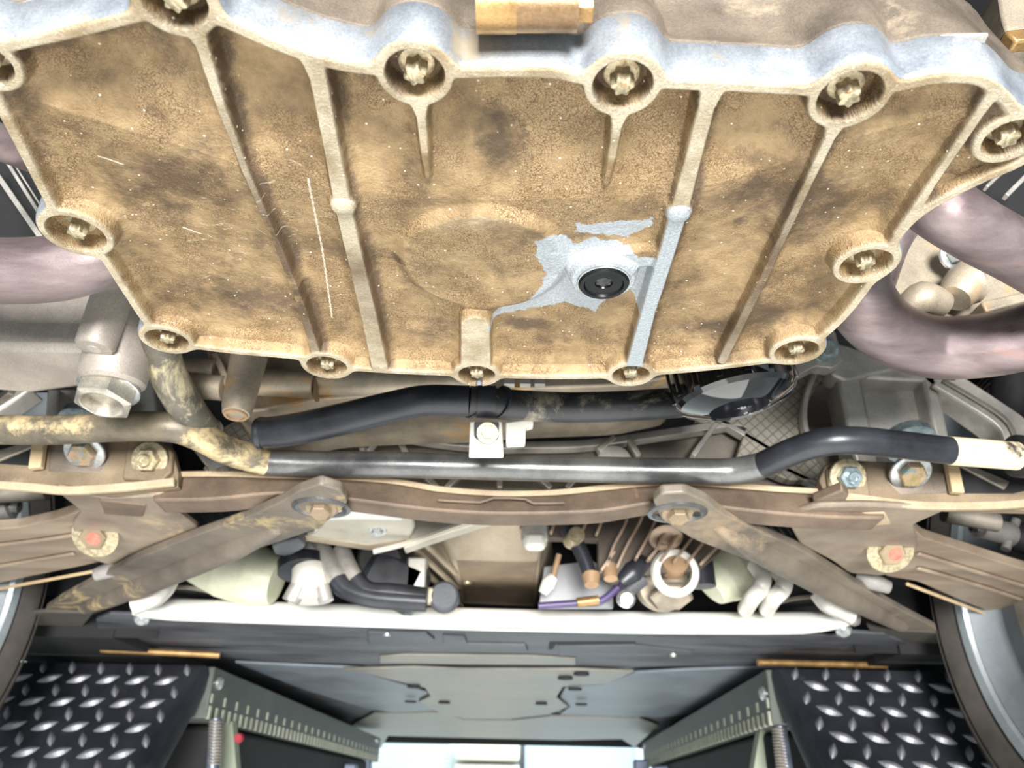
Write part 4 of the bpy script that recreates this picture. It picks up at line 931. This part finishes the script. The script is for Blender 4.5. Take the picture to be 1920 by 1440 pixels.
wallp('grey_cylinder_end', MT['tray'], [(350, 930), (440, 925), (470, 960), (440, 1000), (350, 1000)], .97, .03, tg, rnd=.12)
# finned case
fn = root_at('finned_case', P(1180, 1000, .33), 'brown finned aluminium cooling case right of the central sump', 'finned case')
FP = [(978, 950), (1230, 945), (1350, 1005), (1352, 1035), (1310, 1072), (1225, 1075), (1150, 1092), (1122, 1068), (1122, 1012), (978, 1006)]
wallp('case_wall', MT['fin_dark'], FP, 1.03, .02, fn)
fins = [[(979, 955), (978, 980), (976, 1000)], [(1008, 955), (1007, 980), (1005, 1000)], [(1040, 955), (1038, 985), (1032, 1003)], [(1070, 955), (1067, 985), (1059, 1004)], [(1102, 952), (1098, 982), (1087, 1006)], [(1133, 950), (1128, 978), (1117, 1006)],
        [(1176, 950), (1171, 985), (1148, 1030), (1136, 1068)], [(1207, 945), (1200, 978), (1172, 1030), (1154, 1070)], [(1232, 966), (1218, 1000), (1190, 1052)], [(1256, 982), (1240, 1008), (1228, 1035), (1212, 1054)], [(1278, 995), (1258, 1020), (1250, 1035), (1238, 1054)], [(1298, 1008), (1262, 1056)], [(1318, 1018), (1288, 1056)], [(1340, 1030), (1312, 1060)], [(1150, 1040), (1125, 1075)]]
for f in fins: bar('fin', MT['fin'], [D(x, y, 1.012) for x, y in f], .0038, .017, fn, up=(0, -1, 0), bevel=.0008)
MB().lathe([(.0, .0), (.022, 0), (.023, .003), (.020, .005), (.012, .005), (.010, .003), (0, .003)], D(1248, 1006, 1.005), (0, -.6, -1), 32).build('cast_boss', MT['fin'], fn)
MB().lathe([(.009, 0), (.009, .02)], D(1143, 1060, 1.005), (0, -.3, -1), 16).build('tip', MT['brown'], fn)
# bits between
rc = root_at('black_shift_rod', D(1085, 1040, 1.0), 'black rod crossing in front of the short fins, centre right', 'rod')
MB().tube([D(1062, 990, 1.0), D(1090, 1035, 1.0), D(1108, 1085, 1.0)], .010, 16).build('rod', MT['black'], rc)
MB().lathe([(.012, 0), (.009, .015)], D(1108, 1078, 1.0), (0, -.3, -1), 16).build('rod_end', MT['brown'], rc)
MB().lathe([(.011, 0), (.011, .03)], D(1070, 1015, 1.005), (.2, -1, 0), 16).build('joint', MT['bolt'], rc)
cn = root_at('clear_connector', D(1003, 1012, .99), 'milky white plastic connector beside the central sump', 'connector')
MB().box(D(1003, 1000, 1.0), .034, .03, .03).build('grey_housing', MT['alu'], cn, bevel=.003)
MB().box(D(1003, 1016, .99), .028, .02, .022).build('clear_cap', MT['white'], cn, bevel=.006)
gp = root_at('grey_panel', D(1090, 1100, 1.08), 'plain grey panel between the central sump and the purple cable', 'panel')
wallp('sheet', MT['lilac'], [(1020, 1062), (1110, 1050), (1150, 1075), (1150, 1140), (1010, 1140)], 1.10, .01, gp)
sw = root_at('small_white_connector', D(1027, 1097, 1.05), 'small white connector tip beside the right edge of the central sump', 'connector')
MB().tube([D(1018, 1112, 1.05), D(1028, 1095, 1.05), D(1038, 1082, 1.05)], [.006, .010, .007], 16).build('body', MT['white'], sw)
MB().tube([D(1036, 1086, 1.05), D(1048, 1040, 1.05)], .004, 12).build('lead', MT['brown'], sw)
pc = root_at('purple_cable', D(1130, 1120, 1.06), 'purple cable with a brass sleeve above the white bar', 'cable')
MB().tube([D(1160, 1100, 1.06), D(1140, 1118, 1.06), D(1120, 1128, 1.06), D(1080, 1131, 1.06), D(1010, 1136, 1.06)], .0048, 14).build('sheath', MT['purple'], pc)
MB().tube([D(1122, 1125, 1.055), D(1082, 1130, 1.055)], .0066, 16).build('sleeve', MT['brass'], pc)
sn = root_at('black_sensor', D(1185, 1075, 1.04), 'angled black sensor plug left of the white drive joint', 'sensor')
MB().tube([D(1162, 1095, 1.04), D(1185, 1075, 1.04), D(1210, 1052, 1.04)], [.013, .018, .013], 16).build('plug', MT['black'], sn)
MB().tube([D(1175, 1110, 1.04), D(1205, 1085, 1.04)], .010, 12).build('clip', MT['tray'], sn)
MB().lathe([(.012, 0), (.012, .012), (.008, .016)], D(1172, 1122, 1.03), (0, -1, -.3), 20).build('round_bolt', MT['zinc'], sn)
# white-ringed drive joints and cream boots
dj = root_at('drive_joint', D(1260, 1090, 1.05), 'white ringed drive joint right of centre above the white bar', 'drive joint')
cj = D(1258, 1080, 1.06)
MB().lathe([(.036, 0), (.038, -.02), (.035, -.05)], cj + Vector((0, .05, 0)), (0, -1, -.2), 40).build('housing', MT['alu_tan'], dj)
MB().lathe([(.022, .0), (.030, .002), (.033, .010), (.030, .016), (.022, .016)], cj + Vector((0, -.02, 0)), (0, -1, -.25), 40, ring=True).build('white_ring', MT['white'], dj)
MB().lathe([(.019, 0), (.018, .022)], cj + Vector((0, -.015, .01)), (0, -1, .1), 32).build('shaft_stub', MT['brown'], dj)
MB().hexa(cj + Vector((.002, .02, -.018)), (0, -.4, -1), .030, .012).build('lower_hex', MT['alu_tan'], dj)
MB().tube([D(1312, 1050, 1.05), D(1318, 1100, 1.05)], .018, 16).build('black_clamp', MT['black'], dj)
dl = root_at('white_hose_joint', D(583, 1080, 1.05), 'white pipe joint with black clamp ring left of centre', 'pipe joint')
MB().tube([D(570, 1024, 1.08), D(576, 1045, 1.07), D(582, 1080, 1.06), D(580, 1128, 1.06)], [.019, .022, .025, .028], 32).build('white_pipe', MT['white'], dl)
MB().tube([D(566, 1052, 1.065), D(567, 1070, 1.062)], .0335, 32).build('clamp_ring', MT['black'], dl)
MB().tube([D(545, 1128, 1.04), D(560, 1100, 1.04)], .012, 16).build('bracket_leg', MT['alu'], dl); MB().tube([D(612, 1128, 1.04), D(604, 1100, 1.04)], .010, 16).build('bracket_leg', MT['alu'], dl)
for lb, pts, rr in (('cream plastic boot at left between strut and white bar', [(370, 1045), (425, 1062), (475, 1078), (520, 1090)], [.036, .046, .045, .034]), ('cream plastic boot at right between fins and strut', [(1400, 1055), (1375, 1068), (1350, 1085), (1330, 1104)], [.044, .046, .040, .028])):
    o = MB().tube([D(x, y, 1.16) for x, y in pts], rr, 48, sub=14).build('cream_boot', MT['cream']); o['label'] = lb; o['category'] = 'rubber boot'
for k, lb in ((0, 'inner of the two white curved hoses above the right end of the white bar'), (1, 'outer of the two white curved hoses above the right end of the white bar')):
    dx = 40 * k; o = MB().tube([D(1415 + dx, 1058 + 8 * k, 1.06), D(1430 + dx, 1080 + 8 * k, 1.05), D(1426 + dx, 1102 + 4 * k, 1.05), D(1410 + dx, 1122, 1.06), D(1398 + dx, 1142, 1.15)], .0115, 20).build('white_hose', MT['white']); o['label'] = lb; o['category'] = 'hose'
bh = root_at('black_hose_pair', D(650, 1080, 1.05), 'pair of black hoses with silver ends curving down centre left', 'hose')
MB().tube([D(592, 1010, 1.07), D(612, 1050, 1.06), D(635, 1090, 1.05)], .0145, 20).build('silver_pipe', MT['alu'], bh)
MB().tube([D(632, 1086, 1.05), D(650, 1104, 1.05), D(700, 1120, 1.05), D(800, 1128, 1.05)], .014, 20).build('black_hose', MT['black'], bh)
MB().tube([D(640, 1030, 1.07), D(652, 1060, 1.06), D(668, 1090, 1.05)], .0125, 20).build('silver_pipe', MT['alu'], bh)
MB().tube([D(666, 1086, 1.05), D(690, 1108, 1.05), D(740, 1112, 1.05), D(800, 1120, 1.05)], .013, 20).build('black_hose', MT['black'], bh)
kb = root_at('black_pump', D(725, 1065, 1.06), 'lumpy black pump body left of the central sump', 'pump')
MB().lathe([(.0, 0), (.03, .002), (.036, .01), (.038, .05)], D(712, 1052, 1.08), (0.1, .8, .5), 24).build('cap', MT['rubber'], kb)
MB().box(D(740, 1090, 1.10), .09, .05, .07, Matrix.Rotation(.4, 3, 'Y')).build('body', MT['black'], kb, bevel=.012)
MB().box(D(782, 1082, 1.09), .028, .03, .05).build('grey_block', MT['alu'], kb, bevel=.003)
MB().box(D(800, 1118, 1.08), .026, .02, .022).build('white_plug', MT['alu_tan'], kb, bevel=.004)
MB().lathe([(.02, 0), (.022, .02)], D(832, 1116, 1.07), (0, 1, 0), 20).build('round_cap', MT['tray'], kb, bevel=.003)
# small levers left and right of the bracket
for lb, a, b, c in (('short grey link end below the left control arm bracket', (178, 1078), (215, 1066), (255, 1052)), ('short grey link end below the right control arm bracket', (1668, 1102), (1640, 1092), (1600, 1078))):
    o = MB().tube([D(*a, 1.0), D(*b, 1.0), D(*c, 1.0)], [.008, .011, .012], 18).build('link_end', MT['alu_grey']); o['label'] = lb; o['category'] = 'link'
for lb, pts in (('silver elbow joint left, above the white bar end', [(252, 1130), (285, 1120), (308, 1100), (322, 1085)]), ('silver elbow joint right, above the white bar end', [(1600, 1150), (1575, 1140), (1552, 1128), (1530, 1108)])):
    o = MB().tube([D(x, y, 1.12) for x, y in pts], [.018, .016, .016, .012], 18).build('elbow_joint', MT['alu']); o['label'] = lb; o['category'] = 'joint'
for lb, px, py in (('dark round tank bottom with pale rim, left above the white bar', 360, 1118), ('dark round tank bottom with pale rim, right above the white bar', 1510, 1135)):
    r0 = root_at('round_mount', D(px, py, 1.22), lb, 'mount'); c = D(px, py, 1.22)
    MB().lathe([(.05, -.05), (.05, 0), (.046, .004), (.0, .004)], c, (0, -.1, -1), 32).build('mount_cup', MT['rubber'], r0); MB().lathe([(.050, 0), (.053, .001), (.053, .006), (.050, .006)], c, (0, -.1, -1), 32, ring=True).build('rim_ring', MT['alu_dark'], r0)
# hydraulic sensor at the right edge, tie rod
br = root_at('brake_fitting', D(1860, 995, 1.0), 'dull metal brake fitting at the right edge in front of the wheel', 'fitting')
MB().tube([D(1836, 990, .98), D(1895, 1002, .99)], [.014, .016], 24).build('body', MT['alu_grey'], br, bevel=.001)
MB().lathe([(.009, 0), (.009, .008), (.005, .012)], D(1836, 990, .98), (-1, -.1, 0), 16).build('nipple', MT['zinc'], br)
MB().tube([D(1905, 975, .985), D(1885, 1030, .985)], .006, 12).build('lever', MT['alu_grey'], br)
MB().tube([D(1990, 1030, 1.0), D(1895, 1003, 1.0)], .020, 16).build('boot', MT['rubber'], br)
for lb, a, b in (('grey tie rod at the left edge under the side plate', (-60, 930), (90, 920)), ('grey tie rod at the right edge under the side plate', (1770, 962), (1870, 980))):
    o = MB().tube([D(*a, .93), D(*b, .93)], .012, 20).build('tie_rod', MT['alu_dark']); o['label'] = lb; o['category'] = 'rod'
tl = root_at('left_brake_fitting'[5:], D(10, 955, .98), 'dull metal brake fitting at the left edge in front of the wheel', 'fitting')
MB().tube([D(-30, 962, .98), D(22, 950, .98)], .017, 20).build('body', MT['alu_grey'], tl)
MB().lathe([(.008, 0), (.008, .01)], D(22, 950, .98), (1, .1, 0), 16).build('nipple', MT['zinc'], tl)
# grey mesh / ribbed boxes between bracket and strut
for lb, poly in (('dark ribbed shield behind the left strut', [(330, 940), (440, 935), (480, 965), (400, 1010), (345, 975)]), ('dark ribbed shield behind the right strut', [(1385, 960), (1470, 962), (1510, 1000), (1500, 1030), (1400, 985)])):
    r0 = root_at('ribbed_shield', D(*poly[0], .95), lb, 'shield'); wallp('sheet', MT['tray'], poly, .95, .01, r0)
    x0_, x1_ = poly[0][0], poly[1][0]
    for k in range(5):
        a = x0_ + 14 + k * (x1_ - x0_) / 6; bar('ridge', MT['tray'], [D(a, poly[0][1] + 5, .948), D(a + 30, poly[0][1] + 42, .948)], .003, .003, r0, up=(0, -1, 0), bevel=0)
# ================================================================== white bar
wb = root_at('white_tie_bar', P(930, 1160, .243), 'long white metal bar above the dark undertray', 'bar')
W = [P(252, 1138, .243), P(330, 1143, .243), (P(600, 1152, .243)), P(930, 1162, .243), P(1250, 1168, .243), P(1500, 1168, .243), P(1594, 1158, .243)]
MB().tube(W, [.012, .0165, .0168, .0168, .0168, .0165, .010], 32, sub=8).build('bar_tube', MT['silverwhite'], wb)
for a in ((272, 1150), (1576, 1172)): MB().lathe([(.012, 0), (.012, .014), (.008, .018)], P(*a, .240), (0, -.8, -1), 20).build('end_bolt', MT['zinc'], wb)
for a in ((256, 1134), (1592, 1156)): MB().lathe([(.012, 0), (.014, .006), (.012, .012)], P(*a, .245), (1, 0, 0), 16).build('end_lug', MT['alu_grey'], wb)
# ================================================================== undertray
ut = root_at('rear_undertray', P(950, 1210, H0), 'wide dark plastic undertray just below the white bar', 'undertray')
plate('tray_sheet', MT['tray'], [(180, 1162), (205, 1152), (270, 1154), (280, 1162), (340, 1163), (350, 1156), (640, 1164), (652, 1172), (735, 1174), (748, 1168), (960, 1172), (1115, 1176), (1128, 1182), (1195, 1184), (1208, 1178), (1490, 1182), (1500, 1192), (1570, 1194), (1580, 1186), (1660, 1190), (1720, 1215), (1730, 1236), (1560, 1246), (1200, 1250), (900, 1252), (500, 1240), (250, 1222), (190, 1212)], H0, .006, ut, bevel=.0015)
plate('raised_step', MT['tray'], [(690, 1186), (800, 1188), (815, 1200), (800, 1212), (690, 1210)], H0 - .004, .004, ut, bevel=.001)
plate('raised_step', MT['tray'], [(830, 1194), (872, 1196), (876, 1208), (985, 1210), (990, 1222), (880, 1222), (870, 1214), (832, 1206)], H0 - .004, .004, ut, bevel=.001)
plate('slot', MT['body'], [(1030, 1204), (1192, 1204), (1192, 1208), (1042, 1209), (1036, 1218), (1028, 1218)], H0 - .001, .002, ut, bevel=0)
plate('raised_step', MT['tray'], [(1046, 1212), (1190, 1210), (1300, 1222), (1290, 1232), (1050, 1230)], H0 - .003, .003, ut, bevel=.001)
MB().lathe([(.007, 0), (.006, .006)], P(726, 1185, H0 - .001), (0, 0, -1), 16).build('push_pin', MT['zinc'], ut)
MB().lathe([(.006, 0), (.005, .005)], P(1262, 1226, H0 - .004), (0, 0, -1), 16).build('push_pin', MT['alu'], ut)
plate('edge_step', MT['panel'], [(712, 1232), (760, 1228), (1000, 1231), (1080, 1236), (1080, 1247), (712, 1244)], H0 - .004, .004, ut)
ft = root_at('floor_panels', P(950, 1300, H0), 'grey wet looking flat floor panels receding towards the bright end', 'undertray')
plate('left_panel', MT['tray2'], [(440, 1243), (690, 1254), (676, 1262), (770, 1288), (800, 1298), (808, 1308), (786, 1318), (830, 1332), (740, 1336), (690, 1330), (560, 1290)], H0, .006, ft, bevel=.002)
plate('right_panel', MT['tray2'], [(1510, 1250), (1440, 1300), (1330, 1335), (1240, 1345), (1050, 1340), (1070, 1325), (1048, 1310), (1060, 1290), (1130, 1284), (1190, 1262), (1300, 1256)], H0, .006, ft, bevel=.002)
plate('centre_panel', MT['panel'], [(776, 1252), (870, 1256), (1080, 1256), (1190, 1260), (1140, 1282), (1056, 1288), (1044, 1308), (1066, 1326), (1030, 1340), (960, 1348), (870, 1348), (826, 1338), (784, 1316), (806, 1306), (796, 1290), (680, 1262), (640, 1256)], H0 - .008, .006, ft, bevel=.003)
plate('far_cross_panel', MT['panel'], [(700, 1338), (830, 1336), (870, 1350), (960, 1351), (1030, 1343), (1200, 1347), (1235, 1360), (1190, 1402), (1165, 1386), (1060, 1388), (728, 1380), (715, 1402), (690, 1395), (660, 1360)], H0, .006, ft, bevel=.002)
plate('back_sheet', MT['tray'], [(200, 1226), (1700, 1246), (1330, 1350), (1200, 1372), (720, 1370), (620, 1340)], H0 + .01, .004, ft, bevel=0)
for q in ((776, 1286), (770, 1314), (833, 1316), (1015, 1318), (1078, 1290), (1090, 1319), (1090, 1262), (1060, 1270)):
    MB().lathe([(.016, 0), (.016, .004)], P(*q, H0 - .0095), (0, 0, -1), 16).build('fixing_hole', MT['body'], ft)
for lb, a, b in (('dull brass rod along the undertray edge at left', (190, 1218), (412, 1228)), ('dull brass rod along the undertray edge at right', (1420, 1242), (1662, 1248))):
    o = MB().tube([P(*a, .222), P(*b, .222)], .006, 16).build('brass_rod', MT['brass']); o['label'] = lb; o['category'] = 'rod'
for lb, poly in (('dark wedge shaped liner panel beside the left tyre', [(60, 1150), (90, 1148), (175, 1150), (150, 1180), (118, 1206), (20, 1210)]), ('dark wedge shaped liner panel beside the right tyre', [(1625, 1172), (1650, 1180), (1790, 1190), (1840, 1222), (1740, 1228), (1700, 1205), (1640, 1200)])):
    o = plate('liner_panel', MT['rust_dk2'], poly, .238, .006); o['label'] = lb; o['category'] = 'panel'
# ================================================================== wheels
for sx, lb in ((1, 'right rear wheel with grey barrel seen from inside, at the right edge'), (-1, 'left rear wheel seen from inside, at the left edge')):
    c = Vector((sx * .70 + (-.015 if sx > 0 else -.045), .945, CZ + .235)); wr = root_at('alloy_wheel', c, lb, 'wheel'); ax = (sx, 0, 0)
    MB().lathe([(.255, .012), (.262, .0), (.285, -.012), (.305, -.002), (.322, .03), (.330, .07), (.330, .19), (.30, .22), (.26, .23), (.255, .20)], c, ax, 96, ring=True).build('tyre', MT['tyre'], wr, autosmooth=40)
    MB().lathe([(.236, .018), (.240, .006), (.252, .002), (.2565, .010), (.2565, .02)], c, ax, 96, ring=True).build('rim_lip', MT['rim'], wr)
    MB().lathe([(.236, .012), (.230, .03), (.215, .05), (.02, .055)], c, ax, 96, cap0=False).build('barrel', MT['disc'], wr)
    MB().lathe([(.160, .035), (.158, .045), (.08, .05)], c, ax, 64).build('brake_disc', MT['alu_dark'], wr)
    for k in range(3): MB().lathe([(.2885 + .013 * k, -.0135 + .007 * k), (.290 + .013 * k, -.0145 + .007 * k), (.2915 + .013 * k, -.0120 + .007 * k)], c, ax, 96, ring=True).build('sidewall_ring', MT['tyre'], wr)
# ================================================================== vehicle lift
TH = None
def lug_mesh():
    vs, fs = [], []; n_ = 8
    for k in range(n_ + 1):
        t = -1 + 2 * k / n_; wd = (1 - t * t); z = wd * .0055 + .0003
        vs += [(t * .0205, -wd * .0078 - .0006, 0), (t * .0205, -wd * .0030, z), (t * .0205, wd * .0030, z), (t * .0205, wd * .0078 + .0006, 0)]
    for k in range(n_):
        for j in range(3): a = k * 4 + j; fs.append((a, a + 4, a + 5, a + 1))
    return vs, fs
LV, LF = lug_mesh()
for sx, lb in ((-1, 'left black tread plate ramp flap of the lift with raised lugs'), (1, 'right black tread plate ramp flap of the lift with raised lugs')):
    tl_ = P(385, 1247, .205) if sx < 0 else P(1455, 1252, .205)
    y0_ = tl_.y; O = Vector((tl_.x, y0_, tl_.z)); down = Vector((0, -.55, -.835)).normalized(); acr = Vector((sx, 0, 0)); nrm = acr.cross(down).normalized()
    if nrm.y > 0: nrm = -nrm
    r0 = root_at('ramp_flap', O, lb, 'ramp flap')
    Lw, Lh = .62, .42
    q = [O - acr * .0, O + acr * Lw, O + acr * Lw + down * Lh, O + acr * .035 + down * Lh]
    MB().prism(q, -nrm * .006).build('tread_sheet', MT['tread'], r0, bevel=.002)
    e_ = MB().prism([O - acr * .004 - nrm * .006, O + acr * .0 + nrm * .001, O + acr * .035 + down * Lh + nrm * .001, O + acr * .03 + down * Lh - nrm * .006], -nrm * .035).build('bent_edge', MT['tread'], r0, bevel=.001)
    me0 = None; pitch = .0525; row = 0; v = .012
    while v < Lh - .01:
        odd = row % 2; u = .028 + (pitch / 2 if odd else 0) + .035 * v / Lh
        ang_ = math.radians(24 if odd else -66)
        while u < Lw - .02:
            if me0 is None or True:
                key = (odd,)
            xd = (acr * sx * math.cos(ang_ * -sx) - down * math.sin(ang_ * -sx)); yd = nrm.cross(xd)
            if odd not in (globals().setdefault('LUGM', {}).setdefault(sx, {})):
                me = bpy.data.meshes.new('lug'); sc_ = 1.0 if odd else .74
                me.from_pydata([tuple((xd * a + yd * b) * sc_ + nrm * c) for a, b, c in LV], [], LF); me.materials.append(MT['lug'])
                bm = bmesh.new(); bm.from_mesh(me); bmesh.ops.recalc_face_normals(bm, faces=bm.faces)
                if sum((f.normal for f in bm.faces), Vector()).dot(nrm) < 0: bmesh.ops.reverse_faces(bm, faces=bm.faces)
                bm.to_mesh(me); bm.free()
                LUGM[sx][odd] = me
            o = bpy.data.objects.new('lug', LUGM[sx][odd]); COL.objects.link(o); o.parent = r0; o.location = (acr * u + down * v + nrm * .0002); ORG[o.name] = O
            u += pitch
        v += .0245; row += 1
    # platform beam behind it
    x_in = O.x - sx * .012
    pb = root_at('lift_platform', Vector((x_in + sx * .2, 2.4, CZ + .16)), ('left' if sx < 0 else 'right') + ' grey lift platform beam with ribbed edge receding into the distance', 'lift platform')
    y1_ = 3.45; xf = D(712 if sx < 0 else 1205, 1400, y1_).x; yb = y0_ + .02
    zt0, zb0 = CZ + .205, P(400, 1347, 0.117).z
    quad = lambda a, b: [Vector((x_in, yb, a)), Vector((xf, y1_, a)), Vector((xf, y1_, b)), Vector((x_in, yb, b))]
    MB().prism(quad(zt0, zb0), (sx * .45, 0, 0)).build('beam', MT['lift'], pb, bevel=.002)
    for k in range(54):
        t = k / 54; y_ = yb + .01 + (y1_ - yb - .02) * t; x_ = x_in + (xf - x_in) * t - sx * .001
        MB().box((x_, y_, zb0 + .010), .006, .010, .022).build('edge_rib', MT['lift_lt'], pb) if k < 54 else None
        if k % 2 == 0: MB().box((x_, y_, zb0 + .034), .004, .008, .016).build('edge_rib', MT['lift_lt'], pb)
    for (px, py) in (((421, 1281), (692, 1388)) if sx < 0 else ((1430, 1300), (1196, 1398))):
        d_ = ray(px, py); y_ = yb + .03 if abs(px - 960) > 400 else y1_ - .1; t_ = (y_ - yb) / (y1_ - yb); z_ = CZ + d_.z * y_ / d_.y
        MB().lathe([(.012, 0), (.012, .004), (.007, .008)], (x_in + (xf - x_in) * t_, y_, z_), (-sx, 0, 0), 20).build('pin', MT['zinc'], pb)
    MB().prism([Vector((x_in + sx * .02, yb + .12, zb0 - .003)), Vector((xf + sx * .02, y1_ - .05, zb0 - .003)), Vector((xf + sx * .42, y1_ - .05, zb0 - .003)), Vector((x_in + sx * .42, yb + .12, zb0 - .003))], (0, 0, -.45)).build('scissor_box', MT['body'], pb, bevel=.01)
    # hardware under the platform
    hd = root_at('lift_scissor_leg', P(425 if sx < 0 else 1455, 1400, .09), ('left' if sx < 0 else 'right') + ' lift leg hardware hanging under the platform edge', 'lift leg')
    px = 403 if sx < 0 else 1460; ya = y0_ + .05
    MB().tube([D(px + 2, 1348 if sx < 0 else 1362, ya), D(px - 4 if sx < 0 else px + 14, 1440, ya), D(px - 6 if sx < 0 else px + 22, 1500, ya)], .0115, 20).build('threaded_rod', MT['zinc_dk'], hd)
    for k in range(14):
        c_ = D(px + 1 + (-.35 if sx < 0 else 1.0) * k * .7, (1356 if sx < 0 else 1370) + k * 6, ya); MB().lathe([(.0115, 0), (.0128, .002), (.0115, .004)], c_, (0, 0, 1), 16, ring=True).build('thread', MT['alu_dark'], hd)
    wallp('green_leg', MT['pale_green'], [(418, 1350), (436, 1352), (450, 1520), (400, 1520)] if sx < 0 else [(1425, 1368), (1448, 1366), (1452, 1520), (1400, 1520)], ya + .10, .03, hd)
    wallp('dark_frame', MT['darkblue'], [(340, 1345), (412, 1352), (405, 1540), (330, 1540)] if sx < 0 else [(1468, 1365), (1560, 1362), (1580, 1540), (1475, 1540)], ya + .2, .05, hd)
    wallp('motor_box', MT['steelblue'], [(560, 1428), (668, 1432), (668, 1540), (560, 1540)] if sx < 0 else [(1225, 1436), (1330, 1432), (1330, 1540), (1225, 1540)], 2.9, .04, hd, bevel=.006)
    wallp('end_post', MT['steelblue'], [(668, 1418), (694, 1418), (694, 1540), (668, 1540)] if sx < 0 else [(1190, 1424), (1218, 1424), (1218, 1540), (1190, 1540)], 3.3, .06, hd, bevel=.006)
MB().lathe([(.009, 0), (.007, .008)], D(448, 1384, 1.58), (0, -1, 0), 16).build('red_lamp', MT['redlamp'], ORG and bpy.data.objects['lift_scissor_leg'])
